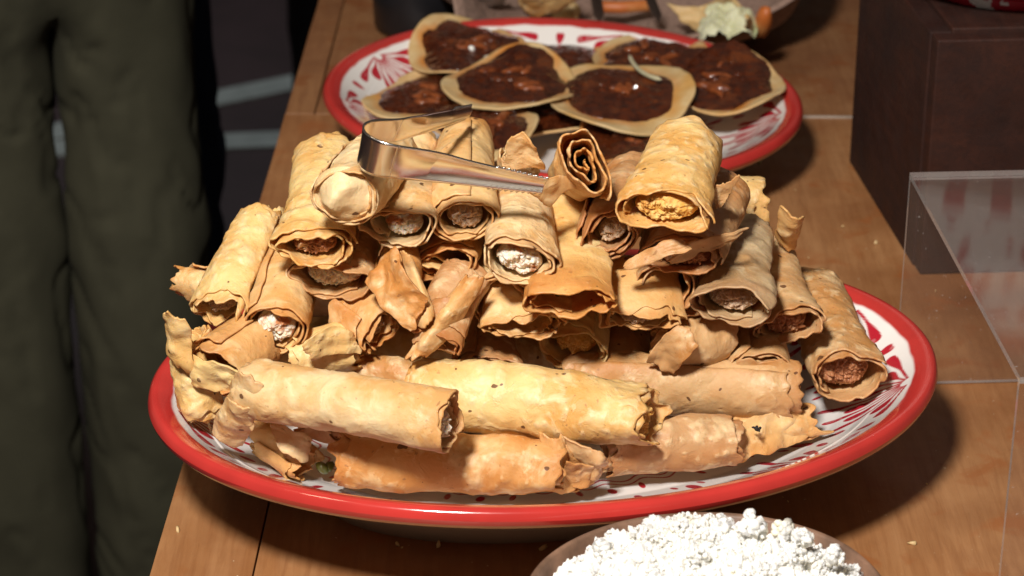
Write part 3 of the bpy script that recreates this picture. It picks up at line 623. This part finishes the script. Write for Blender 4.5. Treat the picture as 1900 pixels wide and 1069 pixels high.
# ------------------------------------------------------------------ tongs
def tongs():
    loc = (-.06, -.02, .19)
    th = empty('serving_tongs', loc, 'polished steel serving tongs with toothed tips resting on top of the taco pile', 'tongs')
    head = at(676, 262, .205)
    T1 = at(1012, 346, .178); T2 = at(868, 208, .185)
    P_ = [(T2, .0065), (at(832, 219, .193), .010), (at(785, 231, .200), .0125), (at(738, 242, .2045), .015), (at(704, 246, .2055), .019), (at(682, 250, .2055), .022), (at(664, 264, .2040), .024),
          (at(674, 283, .2015), .025), (at(698, 294, .2003), .025), (at(730, 301, .199), .024), (at(775, 306, .196), .022), (at(835, 316, .190), .0195), (at(920, 331, .184), .0155), (T1, .0105)]
    pts = np.array([p for p, _ in P_]); wd_ = np.array([w_ for _, w_ in P_])
    cl = np.concatenate([[0], np.cumsum(np.linalg.norm(np.diff(pts, axis=0), axis=1))]); n = 520; tt = np.linspace(0, cl[-1], n)
    C = np.stack([np.interp(tt, cl, pts[:, k]) for k in range(3)], 1); wv = np.interp(tt, cl, wd_)
    ker = np.hanning(41); ker /= ker.sum(); pad = lambda a: np.concatenate([2*a[0]-a[20:0:-1], a, 2*a[-1]-a[-2:-22:-1]])
    for _ in range(2): C = np.stack([np.convolve(pad(C[:, k]), ker, 'valid') for k in range(3)], 1); wv = np.convolve(pad(wv), ker, 'valid')
    T = np.gradient(C, axis=0); T /= np.linalg.norm(T, axis=1)[:, None]
    W = np.array([.16, -.45, .85])[None, :]; W = W-(W*T).sum(1)[:, None]*T; W /= np.linalg.norm(W, axis=1)[:, None]; N = np.cross(T, W)
    L_ = cl[-1]; b0_, b1_ = cl[3], cl[9]; m = 17; v = np.linspace(-1, 1, m)[None, :]
    ch = np.interp(tt, [0, b0_-.02, b0_+.004, b1_-.006, b1_+.022, L_], [.0016, .0020, 0, 0, .0030, .0020])[:, None]
    tooth = .0014*np.abs((tt/.0028 % 1)*2-1)*(sst(cl[1], cl[1]-.004, tt)+sst(cl[12]-.004, cl[12], tt)); tooth = tooth[:, None]*(np.abs(v) > .9)
    off = v*(wv[:, None]/2+tooth)
    V = C[:, None]+W[:, None]*off[..., None]+N[:, None]*(ch*(1-v**2)*-1)[..., None]
    i0 = int(np.searchsorted(tt, b0_)); i1 = int(np.searchsorted(tt, b1_))
    for nm, a_, b_ in (('arm', 0, i0+1), ('bend', i0, i1+1), ('arm', i1, n)):
        q = V[a_:b_]; mesh_np(nm, q.reshape(-1, 3), grid_faces(len(q), m), STEEL, th, loc, solid=.0009)
tongs()
ZO = 0.0

# ------------------------------------------------------------------ tostadas with mole on the rear plate
TG = 'sauced tostadas on the rear plate'
def tostada(label, px, py, z, rx, ry, sauce, seed, tilt=(0, 0), off=(0, 0), shreds=5, extra=0):
    c = at(px, py, z); k = (c[1]-CAMY)/math.cos(R(22))/FP; a = rx*k; b = ry*k/math.sin(math.atan2(CAMH-z, c[1]-CAMY)); b = min(b, a*1.25)
    n, nr = 120, 30; ph = np.linspace(0, 2*np.pi, n, endpoint=False)[:, None]; rr = np.linspace(0, 1, nr)[None, :]
    wob = 1+.06*fbm(np.concatenate([np.cos(ph)*1.4, np.sin(ph)*1.4, ph*0+seed], 1), 2, seed)[:, None]+.012*fbm(np.concatenate([np.cos(ph)*8, np.sin(ph)*8, ph*0], 1), 2, seed)[:, None]
    X = a*rr*wob*np.cos(ph); Y = b*rr*wob*np.sin(ph)
    lift = .004*np.sin(ph*2+seed)*rr**2+.0035*np.sin(ph*3+seed*2)*rr**3+.003*rr**4
    Z = z+lift+tilt[0]*X+tilt[1]*Y
    P = np.stack([c[0]+X, c[1]+Y, Z], -1); P[..., 2] += fbm(P*60, 2, seed)*.0012
    loc = (c[0], c[1], P[..., 2].min()); sauce = min(.95, sauce*1.08); th = empty('tostada', loc, label, 'tostada', TG)
    w3 = 1+.20*fbm(np.concatenate([np.cos(ph)*2, np.sin(ph)*2, ph*0+seed], 1), 4, seed+4)[:, None]
    q = np.hypot(X/a-off[0], Y/b-off[1])/(sauce*w3)
    mesh_np('tortilla', P.reshape(-1, 3), grid_faces(n, nr, True), SOPE, th, loc, solid=.0015, attrs={'oil': (sst(1.22, 1.0, q)*(.45+.9*fbm(P*50, 2, seed))).clip(0, 1).ravel()})
    # sauce
    n, nr = 220, 70; ph = np.linspace(0, 2*np.pi, n, endpoint=False)[:, None]; rr = np.linspace(0, 1, nr)[None, :]
    w2 = 1+.20*fbm(np.concatenate([np.cos(ph)*2, np.sin(ph)*2, ph*0+seed], 1), 4, seed+4)[:, None]
    X = a*sauce*rr*w2*np.cos(ph)+off[0]*a; Y = b*sauce*rr*w2*np.sin(ph)+off[1]*b
    r2 = np.hypot(X/a, Y/b); an = np.arctan2(Y/b, X/a)
    lift = .004*np.sin(an*2+seed)*r2**2+.0035*np.sin(an*3+seed*2)*r2**3+.003*r2**4
    P = np.stack([c[0]+X, c[1]+Y, z+lift+tilt[0]*X+tilt[1]*Y], -1)
    h = .0036*(1-rr**5)+(1-rr**3)*(.0024*fbm(P*110+seed, 3, seed)+.0030*np.abs(fbm(P*[160, 260, 160]+seed, 2, seed+2)))
    P[..., 2] += h-.0012*(rr > .99)+.0008
    mesh_np('mole_sauce', P.reshape(-1, 3), grid_faces(n, nr, True), MOLE, th, loc)
    rs = np.random.RandomState(seed)
    for q in range(shreds):
        g, rd = rs.rand()*6.28, rs.rand()*.62*sauce; X, Y = a*rd*math.cos(g)+off[0]*a, b*rd*math.sin(g)+off[1]*b
        bv, bf = ICO[3]; ln = .006+rs.rand()*.007; yw = rs.rand()*3.1
        v = bv*(1+.25*fbm(bv*2.2+q, 3, seed)[:, None]); v = v*np.array([ln, .0026+rs.rand()*.0016, .0024])
        v[:, 1] += .0015*np.sin(v[:, 0]*300); v = v@np.array([[math.cos(yw), math.sin(yw), 0], [-math.sin(yw), math.cos(yw), 0], [0, 0, 1]])
        v = v+np.array([c[0]+X, c[1]+Y, z+tilt[0]*X+tilt[1]*Y+.0052])
        mesh_np('chicken_shred', v, bf, SHRED, th, loc)
    return th, loc
tostada('tostada lying low at the far left behind the others, mostly bare pale edge', 742, 160, 0.024, 72, 42, .5, 31, (0, .0), (.2, 0), 0)
tostada('large flat tostada covered in mole under the middle of the rear plate', 1010, 124, .034, 120, 52, .78, 33, (.0, .06), (.1, -.1), 3)
tostada('tostada of glossy mole and two white crumbs at the top left of the rear plate', 868, 94, .044, 106, 54, .80, 35, (.0, .06), (.05, -.04), 5)
tostada('dark sauced tostada at the left of the rear plate over a wide pale rim', 772, 186, 0.032, 104, 56, .76, 37, (-.02, 0), (.12, 0), 5)
tostada('tostada at the front of the rear plate behind the tongs, pale right edge', 898, 240, .044, 102, 46, .84, 39, (0, 0), (-.12, .1), 5)
tostada('tostada piece with mole in front of the middle of the rear plate', 1040, 220, .034, 100, 38, .85, 41, (0, 0), (0, 0), 4)
tostada('tostada of shredded chicken in mole, centre left of the rear plate', 946, 158, .050, 124, 50, .78, 43, (.04, .03), (.02, .05), 5)
tostada('tostada at the back right of the rear plate crossed by a pale onion strip', 1206, 116, .042, 104, 46, .80, 45, (.02, .04), (.04, -.04), 6)
tostada('sauce covered tostada at the front right, partly behind the spiral taco', 1165, 262, .036, 90, 42, .95, 47, (0, 0), (0, 0), 5)
tostada('largest tostada at the right of the rear plate hanging over its rim', 1354, 166, .048, 102, 82, .93, 49, (.16, .05), (-.15, .16), 5)
tostada('round tostada with broad pale border in the centre right of the rear plate', 1150, 182, .048, 136, 60, .72, 51, (.03, .02), (-.02, .08), 4)
for i, (px, py, z, la) in enumerate(((875, 90, .050, 'white cheese crumb on the top left tostada'), (903, 110, .048, 'white cheese crumb at the lower edge of the top left tostada'))):
    v, f = lumps([at(px, py, z)], [.0032], 2, .3, 60+i); tag(mesh_np('cheese_crumb', v, f, CRUMB, None, tuple(v.mean(0))), la, 'cheese crumb', 'cheese crumbs on the rear plate')
def tube(name, pts, r0, material, parent=None, loc=(0, 0, 0), n=10, flat=1.0, cap=True):
    pts = np.array(pts); T = np.gradient(pts, axis=0); T /= np.linalg.norm(T, axis=1)[:, None]; up = np.array([0, 0, 1.])
    N = np.cross(T, up); N /= np.maximum(np.linalg.norm(N, axis=1)[:, None], 1e-6); Bn = np.cross(N, T)
    a = np.linspace(0, 2*np.pi, n, endpoint=False); rr = np.full(len(pts), r0) if np.isscalar(r0) else np.array(r0)
    if cap: rr = rr.copy(); rr[0] = rr[-1] = 1e-4
    V = pts[None]+(np.cos(a)[:, None, None]*N[None]+flat*np.sin(a)[:, None, None]*Bn[None])*rr[None, :, None]
    return mesh_np(name, V.reshape(-1, 3), grid_faces(n, len(pts), True), material, parent, loc)
tt = np.linspace(0, 1, 14); c0, c1, c2 = at(1168, 102, .052), at(1178, 138, .057), at(1228, 148, .060)
tag(tube('onion_strip', [(1-t)**2*c0+2*t*(1-t)*c1+t*t*c2 for t in tt], .0016, m_food('pale onion', (.55, .53, .36), (.5, .46, .3), (.6, .6, .45), 100, .3)), 'thin curved pale onion strip lying across the back right tostada', 'onion')
v, f = lumps([at(1403, 285, .012)], [.006], 2, .5, 70, (1.6, .9, .2)); tag(mesh_np('lettuce_scrap', v, f, CABB, None, tuple(v.mean(0))), 'small green leaf scrap under the right rim of the rear plate', 'leaf')

# ------------------------------------------------------------------ dark wooden box and the bowl on it
bl, fl = at(1578, 300), at(1706, 510); fr_dir = np.array([.34, .022]); fl2 = fl[:2]; bl2 = bl[:2]
box = empty('wooden_crate', (fl2[0]+.17, fl2[1]+.1, 0), 'dark brown stained wooden box at the upper right that carries a patterned bowl', 'box')
H_ = .158
def slab(name, base, z0, z1, bev=.0012):
    bm = bmesh.new(); prism(bm, [tuple(p) for p in base], z0, z1); bmesh.ops.translate(bm, verts=bm.verts, vec=(-(fl2[0]+.17), -(fl2[1]+.1), 0))
    return bm_obj(name, bm, DARKWOOD, box, bevel=bev)
fr2 = fl2+fr_dir; br2 = bl2+fr_dir; fd = fr_dir/np.linalg.norm(fr_dir); sd = (bl2-fl2)/np.linalg.norm(bl2-fl2); T_ = .014
slab('front_board', [fl2, fr2, fr2+sd*T_, fl2+sd*T_], 0, H_-.002)
slab('side_board', [fl2+sd*(T_+.0004)-fd*.001, fl2+sd*(T_+.0004)+fd*T_, bl2+fd*T_, bl2-fd*.001], 0, H_-.0015)
slab('back_board', [bl2+fd*(T_+.001), br2, br2+sd*-T_, bl2+fd*(T_+.001)+sd*-T_], 0, H_-.002)
slab('side_board', [fr2+sd*(T_+.0004)-fd*T_, fr2+sd*(T_+.0004), br2-sd*(T_+.0004), br2-sd*(T_+.0004)-fd*T_], 0, H_-.002)
slab('top_board', [fl2+fd*.012+sd*.012, fr2-fd*.002+sd*.012, br2-fd*.002-sd*.002, bl2+fd*.012-sd*.002], H_-.016, H_+.0015)
# bowl
bc = (.318, .340)
prof = [(.0005, .006), (.05, .006), (.052, 0), (.057, 0), (.060, .008), (.085, .020), (.112, .045), (.130, .080), (.140, .120), (.1435, .124), (.1440, .128), (.142, .131), (.138, .130), (.135, .120), (.124, .080), (.105, .047), (.08, .024), (.04, .014), (.0005, .013)]
pp = []
for (r0, z0), (r1, z1) in zip(prof[:-1], prof[1:]):
    k = max(1, int(math.hypot(r1-r0, z1-z0)/.0012))
    pp += [(r0+(r1-r0)*i/k, z0+(z1-z0)*i/k) for i in range(k)]
pp.append(prof[-1]); n_ = 700
V, F = lathe([(r, z+H_+.0015) for r, z in pp], *bc, n=n_)
ph = np.repeat(np.linspace(0, 2*np.pi, n_, endpoint=False), len(pp)); rz = np.tile(np.array([p[1] for p in pp]), n_)
Vd = V.reshape(n_, len(pp), 3); sarc = ph*.13; dd = .118-rz
mt = motif(sarc, dd, 2*np.pi*.13)*(dd > .0); b2 = np.maximum(mt*(dd < .06), ((np.abs(np.mod(ph*24/6.283, 1)-.5) < .22)*(np.abs(dd-.082) < .016)))
b2 = np.maximum(b2, (np.hypot((np.mod(ph*30/6.283, 1)-.5)*.022, dd-.107) < .005)); b2 = np.maximum(b2, (rz < .034)*(fbm(V*[90, 90, 90], 2, 3) > -.02)); rimm = (rz > .119)[:, None]; col = WHITE*(1-b2[:, None])+REDP*b2[:, None]
col = np.where(rimm, RIMR, col); col = np.concatenate([col, np.ones((len(col), 1))], 1)
bw = empty('patterned_bowl', (*bc, H_+.0015), 'white bowl with red painted pattern, only its base showing on the dark box', 'bowl')
mesh_np('body', V, F, GLAZE, bw, (*bc, H_+.0015), attrs={'paint': col})

# ------------------------------------------------------------------ clear acrylic riser
az = .131; ath = .0032
a0 = at(1688, 320, az)[:2]; a1 = at(1893, 700, az)[:2]; ad = (a1-a0)/np.linalg.norm(a1-a0); ar = np.array([-ad[1], ad[0]]); ar = ar if ar[0] > 0 else -ar
wdt = .26
ac = empty('acrylic_riser', (a0[0]+.13, a0[1]-.12, 0), 'clear acrylic riser with open sides standing at the right edge of the table', 'riser')
def panel(name, pts3):   # two loops of four corners
    bm = bmesh.new(); q = [bm.verts.new(Vector(p)-Vector((a0[0]+.13, a0[1]-.12, 0))) for p in pts3]
    fs = [(0, 1, 2, 3), (7, 6, 5, 4), (0, 4, 5, 1), (1, 5, 6, 2), (2, 6, 7, 3), (3, 7, 4, 0)]
    for k, f in enumerate(fs):
        fc = bm.faces.new([q[i] for i in f]); fc.material_index = 0 if k < 2 else 1
    bmesh.ops.recalc_face_normals(bm, faces=bm.faces); bm_obj(name, bm, [ACR, ACREDGE], ac)
def P3(p, z): return (p[0], p[1], z)
b0 = a0+ar*wdt; b1 = a1+ar*wdt
panel('top_panel', [P3(a0, az), P3(b0, az), P3(b1, az), P3(a1, az), P3(a0, az-ath), P3(b0, az-ath), P3(b1, az-ath), P3(a1, az-ath)])
g = .0002
for nm, sgn, e0, e1 in (('back_panel', 1, a0, b0), ('front_panel', -1, a1, b1)):
    panel(nm, [P3(e0, az-ath-g), P3(e1, az-ath-g), P3(e1, .0005), P3(e0, .0005)]+[P3(p+ad*ath*sgn, z) for p, z in ((e0, az-ath-g), (e1, az-ath-g), (e1, .0005), (e0, .0005))])

# ------------------------------------------------------------------ bowl of crumbled cheese
cz = .074; cb = (.085, -.262); cr = .080
prof = [(.0005, .004), (.03, .003), (.045, .004), (.062, .022), (.074, .048), (.0795, cz-.003), (.0800, cz), (.0785, cz+.0015), (.0768, cz), (.071, .050), (.058, .026), (.035, .014), (.0005, .012)]
V, F = lathe(prof, *cb, n=120, wob=.012); V[:, 2] += .0016*np.sin(np.arctan2(V[:, 1]-cb[1], V[:, 0]-cb[0])*2+1)*(V[:, 2] > .06)
tag(mesh_np('clay_bowl', V, F, CLAY, None, (*cb, .002)), 'round brown bowl heaped with crumbled white cheese at the bottom edge', 'bowl')
rs = np.random.RandomState(5); cs = []; rd = []
def mound(x, y):
    r = np.hypot((x-.001)/.081, y/.079)
    return cz-.018+.034*np.clip(1-r**2, 0, 1)**.7
n = 7000
ang = rs.rand(n)*6.283; ra = np.sqrt(rs.rand(n))*.079; x, y = ra*np.cos(ang), ra*np.sin(ang)
x = x+.0; keep = (np.hypot(x, y) < .0775) | ((x > .02) & (rs.rand(n) < .7))
keep &= ~((x < -.005) & (y > .022) & (np.hypot(x, y) > .069)) & ~((x < .032) & (y > .02) & (np.hypot(x, y) > .0705))
x, y = x[keep], y[keep]
lowf = fbm(np.stack([x*70, y*70, x*0], 1), 3, 8); z = mound(x, y)+lowf*.009+rs.rand(len(x))*.003
base_ = np.stack([cb[0]+x, cb[1]+y, z], 1); nc = 420; ci = rs.choice(len(base_), nc, replace=False); cs = [base_]; rd = [.0005+rs.rand(len(base_))**2*.0010]
for q_ in ci:
    R_ = .0007+rs.rand()**3*.0040; m_ = int(8+R_**2*2.6e6); dv = rs.randn(m_, 3); dv /= np.linalg.norm(dv, axis=1)[:, None]
    dv = dv*np.array([1, .85, .75])*R_*(.75+.35*rs.rand(m_, 1)); cs.append(base_[q_]+dv+[0, 0, R_*.4]); rd.append(.00045+rs.rand(m_)*(.0006+R_*.16))
cs = np.concatenate(cs); rd = np.concatenate(rd)
ex = [(1388, 974, .096, .0085), (1402, 984, .092, .007), (1212, 974, .086, .006), (1452, 985, .090, .007), (1490, 998, .09, .006), (1300, 980, .090, .0055), (1120, 1020, .085, .006), (1550, 1030, .088, .006), (1340, 984, .092, .005)]
xc = [at(a, b, c_) for a, b, c_, _ in ex]; cs = np.concatenate([cs, xc]); rd = np.concatenate([rd, [e[3]*.6 for e in ex]])
for c_, e in zip(xc, ex):
    m_ = 26; dv = rs.randn(m_, 3); dv /= np.linalg.norm(dv, axis=1)[:, None]
    cs = np.concatenate([cs, c_+dv*e[3]*.55]); rd = np.concatenate([rd, .0012+rs.rand(m_)*.0016])
v1, f1 = lumps(cs, rd*1.1, 2, .45, 5)
gx, gy = np.meshgrid(np.linspace(-1, 1, 150), np.linspace(0, 2*np.pi, 150), indexing='ij'); 
rr = np.linspace(0, .0765, 260)[None, :]; ph = np.linspace(0, 2*np.pi, 620, endpoint=False)[:, None]; X, Y = rr*np.cos(ph), rr*np.sin(ph)
Q = np.stack([X, Y, mound(X, Y)], -1); wq = Q+.0015*np.stack([fbm(Q*300, 2, 31), fbm(Q*300, 2, 32), fbm(Q*300, 2, 33)], -1)
Z = mound(X, Y)+.009*fbm(np.stack([X*70, Y*70, X*0], -1), 3, 8)+.0062*np.abs(vnoise(wq*105, 41))+.0042*np.abs(vnoise(wq*230, 42))+.0022*np.abs(vnoise(wq*480, 43))+.0011*np.abs(vnoise(wq*950, 44))-.002
rr2 = rr+.004*fbm(np.stack([np.cos(ph)*9, np.sin(ph)*9, ph*0], -1), 3, 12)-.004*((X < 0) & (Y < .04)); Z = Z-.03*sst(.0655, .0745, rr2)
v2 = np.stack([cb[0]+X, cb[1]+Y, Z], -1).reshape(-1, 3); q = grid_faces(620, 260, True); q = np.concatenate([q[:, [0, 1, 2]], q[:, [0, 2, 3]]])
tag(mesh_np('crumbled_cheese', np.concatenate([v1, v2]), np.concatenate([f1, q+len(v1)]), CRUMB, None, (*cb, .05)), 'heap of crumbled fresh white cheese filling the brown bowl', 'cheese', kind='stuff')

# ------------------------------------------------------------------ things behind the rear plate
kc = (.085, .762)
prof = [(.0005, 0), (.07, 0), (.10, .012), (.128, .05), (.140, .095), (.1425, .100), (.139, .102), (.132, .096), (.118, .055), (.09, .026), (.05, .02), (.0005, .02)]
V, F = lathe([(r*1.06+.012*min(1, z*40)*(r > .06), z) for r, z in prof], *kc, n=120, wob=.03)
fa = np.arctan2(V[:, 1]-kc[1], V[:, 0]-kc[0]); se = (np.abs(np.cos(fa))**4+np.abs(np.sin(fa)/1.05)**4)**-.25
V[:, 0] = kc[0]+(V[:, 0]-kc[0])*se; V[:, 1] = kc[1]+(V[:, 1]-kc[1])*se; V[:, 2] = .002+V[:, 2]*(.22+.68*sst(-1.75, .1, np.where(fa < -2.3, fa+6.283, fa)))
tag(mesh_np('salad_bowl', V, F, PINKSTONE, None, (*kc, .002)), 'rough pinkish clay bowl of vegetables behind the rear plate', 'bowl')
sheet_o = []
def loose(name, cs, col, label, cat, seed, material=None, **k):
    c = np.mean([at(*q) for q in cs], 0); o = sheet(name, cs, col, None, tuple(c), seed=seed, material=material, **k); return tag(o, label, cat)
loose('tortilla', [(1262, 30, .03), (1370, 5, .052), (1425, 60, .05), (1330, 85, .022)], YEL, 'folded yellow tortilla edge in the pinkish clay bowl', 'tortilla', 41, SOPE, curl=(.012, .01), thick=.002)
cc_ = at(1350, 45, .04); cg = empty('cabbage', tuple(cc_), 'pale whitish green cabbage leaves in the pinkish clay bowl', 'cabbage')
for k, q4 in enumerate(([(1310, 20, .05), (1385, 12, .056), (1400, 62, .046), (1318, 66, .040)], [(1290, 40, .042), (1350, 28, .050), (1362, 76, .040), (1300, 80, .034)], [(1345, 30, .056), (1412, 28, .054), (1408, 70, .044), (1350, 78, .040)])):
    sheet('leaf', q4, None, cg, tuple(cc_), (0, 0, .012), 2.5, (60, 60), 50+k, ragged=1.6, material=CABB, thick=.0008)
v, f = lumps([at(1415, 40, .05)], [.016], 2, .2, 45, (1.2, .5, .4)); tag(mesh_np('carrot_stick', v, f, CARROT, None, tuple(v.mean(0))), 'orange carrot stick beside the cabbage in the clay bowl', 'carrot')
tag(tube('carrot_stick', [at(1112, 13, .025), at(1150, 14, .027), at(1205, 10, .025)], [.005, .005, .005], CARROT, n=8, cap=False), 'orange carrot stick between the two dark utensil handles', 'carrot')
for (a, b, la) in (((1098, -60, .09), (1113, 42, .022), 'left of two dark metal utensil handles in the clay bowl'), ((1180, -70, .09), (1224, 42, .022), 'right of two dark metal utensil handles in the clay bowl')):
    p, q = at(*a), at(*b); tag(tube('utensil_handle', [p+(q-p)*t for t in np.linspace(0, 1, 8)], .0045, DARKSTEEL, n=12, flat=.5), la, 'utensil', 'utensils in the clay bowl')
loose('tortilla', [(935, -25, .05), (1050, -25, .06), (1062, 22, .03), (945, 38, .02)], GOLD, 'golden brown tortilla just behind the rear plate, beside the white paper', 'tortilla', 46, None, curl=(.02, 0))
loose('paper_napkin', [(868, -20, .05), (948, -22, .06), (925, 32, .012), (872, 30, .010)], None, 'crumpled white paper napkin behind the rear plate, right of the black pot', 'napkin', 47, NAPKIN, curl=(.008, .0), thick=.0006)
v, f = lumps([at(980+i*16, 26+4*math.sin(i*2), .014) for i in range(6)], [.011, .012, .01, .012, .011, .010], 2, .4, 48)
tag(mesh_np('tortilla_scraps', v, f, SOPE, None, tuple(v.mean(0))), 'pale lumpy heap of tortilla scraps behind the rear plate', 'tortilla scraps', kind='stuff')
bx = (-.074, .716)
V, F = lathe([(.0005, .0), (.034, 0), (.0375, .004), (.0385, .03), (.0385, .14), (.040, .145), (.040, .152), (.036, .156), (.0345, .150), (.034, .02), (.0005, .015)], *bx, n=80)
pot = empty('black_pot', (*bx, .002), 'tall matte black cylindrical pot standing behind the left of the rear plate', 'pot')
mesh_np('body', V+np.array([0, 0, .002]), F, BLACK, pot, (*bx, .002))
pts = [np.array([bx[0]+.038+.022*math.sin(t), bx[1]-.0, .09+.035*math.cos(t)]) for t in np.linspace(.15, 2.99, 14)]
tube('handle', pts, .004, BLACK, pot, (*bx, .002), cap=False)

# ------------------------------------------------------------------ people behind the left of the table
def skinobj(name, verts, edges, rad, material, parent, loc, folds=0, seed=1, sub=2):
    me = bpy.data.meshes.new(name); me.from_pydata([tuple(np.array(v)-np.array(loc)) for v in verts], edges, []); o = bpy.data.objects.new(name, me)
    sc.collection.objects.link(o); o.parent = parent
    sk = o.modifiers.new('skin', 'SKIN'); sk.use_smooth_shade = True
    for i, r in enumerate(rad):
        d = me.skin_vertices[0].data[i]; d.radius = (r, r) if np.isscalar(r) else r; d.use_root = (i == 0)
    s2 = o.modifiers.new('sub', 'SUBSURF'); s2.levels = sub; s2.render_levels = sub
    dg = bpy.context.evaluated_depsgraph_get(); dg.update(); ev = o.evaluated_get(dg); nm = bpy.data.meshes.new_from_object(ev)
    o.modifiers.clear(); o.data = nm; nm.materials.clear(); nm.materials.append(material)
    v = np.zeros(len(nm.vertices)*3, np.float32); nm.vertices.foreach_get('co', v); v = v.reshape(-1, 3)
    if folds:
        nn = np.zeros(len(nm.vertices)*3, np.float32); nm.vertices.foreach_get('normal', nn); nn = nn.reshape(-1, 3)
        f = fbm(v*[22, 22, 3.2]+v[:, 2:]*6+seed, 2, seed)*.009+fbm(v*[7, 7, 4]+seed, 2, seed+1)*.010
        kz = np.abs(fbm(v*[9, 9, 12]+v[:, :1]*20+seed, 2, seed+2)); f = f-(.005-kz*.05).clip(0)*.8
        v = v+nn*(f*folds)[:, None]; nm.vertices.foreach_set('co', v.astype(np.float32).ravel())
    for p in nm.polygons: p.use_smooth = True
    nm.update(); return o
def person(x, y, yaw, legm, topm, label, gap=.10, thigh=.082, calf=.062, scale=1.0, seed=1, topz=None):
    loc = (x, y, FZ); th = empty('person', loc, label, 'person', 'people standing beyond the table')
    c, s = math.cos(yaw), math.sin(yaw)
    W = lambda a, b, z: np.array([x+(a*c-b*s)*scale, y+(a*s+b*c)*scale, FZ+z*scale])
    # body: one continuous figure, pelvis first
    bv = [W(0, 0, .95), W(0, 0, 1.15), W(0, .01, 1.38), W(0, 0, 1.48), W(0, -.02, 1.56), W(0, -.03, 1.64), W(0, -.025, 1.72)]
    br = [.085, .10, .11, .055, .06, .085, .07]; be = [(i, i+1) for i in range(6)]
    for sd_ in (-1, 1):
        k = len(bv); bv += [W(sd_*gap, 0, .86), W(sd_*gap, -.01, .5), W(sd_*gap, .01, .1), W(sd_*gap, -.12, .05)]; br += [.040, .030, .028, .028]
        be += [(0, k), (k, k+1), (k+1, k+2), (k+2, k+3)]
        k = len(bv); bv += [W(sd_*.17, 0, 1.42), W(sd_*.23, .02, 1.15), W(sd_*.24, -.06, .93), W(sd_*.24, -.09, .84)]; br += [.05, .038, .028, .024]
        be += [(2, k), (k, k+1), (k+1, k+2), (k+2, k+3)]
    skinobj('body', bv, be, br, SKIN, th, loc)
    hv, hf = ICO[3]; hp = hv*np.array([.09, .1, .1])*(1+.05*fbm(hv*4, 2, 3)[:, None])+W(0, .005, 1.70); mesh_np('hair', hp[:], hf, HAIR, th, loc)
    # trousers
    tv = [W(0, 0, 1.0), W(0, 0, .90)]; tr = [.135, .14]; te = [(0, 1)]
    for sd_ in (-1, 1):
        k = len(tv); tv += [W(sd_*gap*.9, 0, .80), W(sd_*gap, 0, .66), W(sd_*gap, -.012, .48), W(sd_*gap, .0, .28), W(sd_*gap, .01, .09)]
        tr += [thigh+.012, thigh, (thigh+calf)/2+.004, calf, calf-.002]; te += [(1, k)]+[(k+i, k+i+1) for i in range(4)]
    skinobj('trousers', tv, te, [r*scale for r in tr], legm, th, loc, folds=1.0, seed=seed, sub=4)
    jv = [W(0, 0, .93), W(0, 0, 1.15), W(0, .01, 1.38), W(0, 0, 1.47)]; jr = [.155, .15, .145, .075]; je = [(0, 1), (1, 2), (2, 3)]
    for sd_ in (-1, 1):
        k = len(jv); jv += [W(sd_*.18, 0, 1.42), W(sd_*.235, .02, 1.15), W(sd_*.245, -.055, .95)]; jr += [.065, .055, .042]; je += [(2, k), (k, k+1), (k+1, k+2)]
    skinobj('jacket', jv, je, jr, topm, th, loc, folds=.8, seed=seed+4, sub=3)
    for sd_ in (-1, 1):
        p = W(sd_*gap, -.05, .04); q = hv*np.array([.045, .13, .042]); q = np.stack([q[:, 0]*c-q[:, 1]*s, q[:, 0]*s+q[:, 1]*c, np.maximum(q[:, 2], -.036)], 1)+p
        mesh_np('shoe', q, hf, LEATHER, th, loc)
# positions found from where the legs meet the picture
def onray(px, py, dist):
    u = (px-950)/FP; v = -(py-534.5)/FP
    d = np.array([u, math.cos(PITCH)+v*math.sin(PITCH), -math.sin(PITCH)+v*math.cos(PITCH)]); return np.array([0, CAMY, CAMH])+d*dist
pA = onray(112, 300, 2.15)
person(pA[0], pA[1], R(12), OLIVE, BLACKCL, 'person in loose olive green trousers standing at the left of the table', gap=.063, thigh=.064, calf=.058, seed=3)
pB = onray(190, 800, 2.55)
person(pB[0], pB[1], R(-8), NAVY, BLACKCL, 'person in navy blue trousers standing behind the one in olive trousers', gap=.085, thigh=.066, calf=.050, seed=8)
pC = onray(688, 60, 3.6)
person(pC[0], pC[1], R(20), BLACKCL, BLACKCL, 'person in black trousers standing between the pale floor lines and the table edge', gap=.07, thigh=.070, calf=.052, seed=13)

# ------------------------------------------------------------------ crumbs fallen on the table
rs = np.random.RandomState(77); cp = [at(738, 1012), at(746, 1018), at(1452, 925), at(1462, 932), at(330, 985), at(1720, 900), at(1640, 640), at(1500, 480)]
for k in range(60):
    px, py = rs.rand()*1400+420, rs.rand()*820+240; p = at(px, py, 0); q = np.array(tp(0, 0))
    if (p[:2]-q)@EN > .01: cp.append(p)
v, f = lumps(np.array(cp)+[0, 0, .0006], .0005+rs.rand(len(cp))**3*.0016, 1, .6, 78, (1.3, .9, .6))
tag(mesh_np('table_crumbs', v, f, SOPE), 'fine pale crumbs scattered on the wooden table', 'crumbs', kind='stuff')
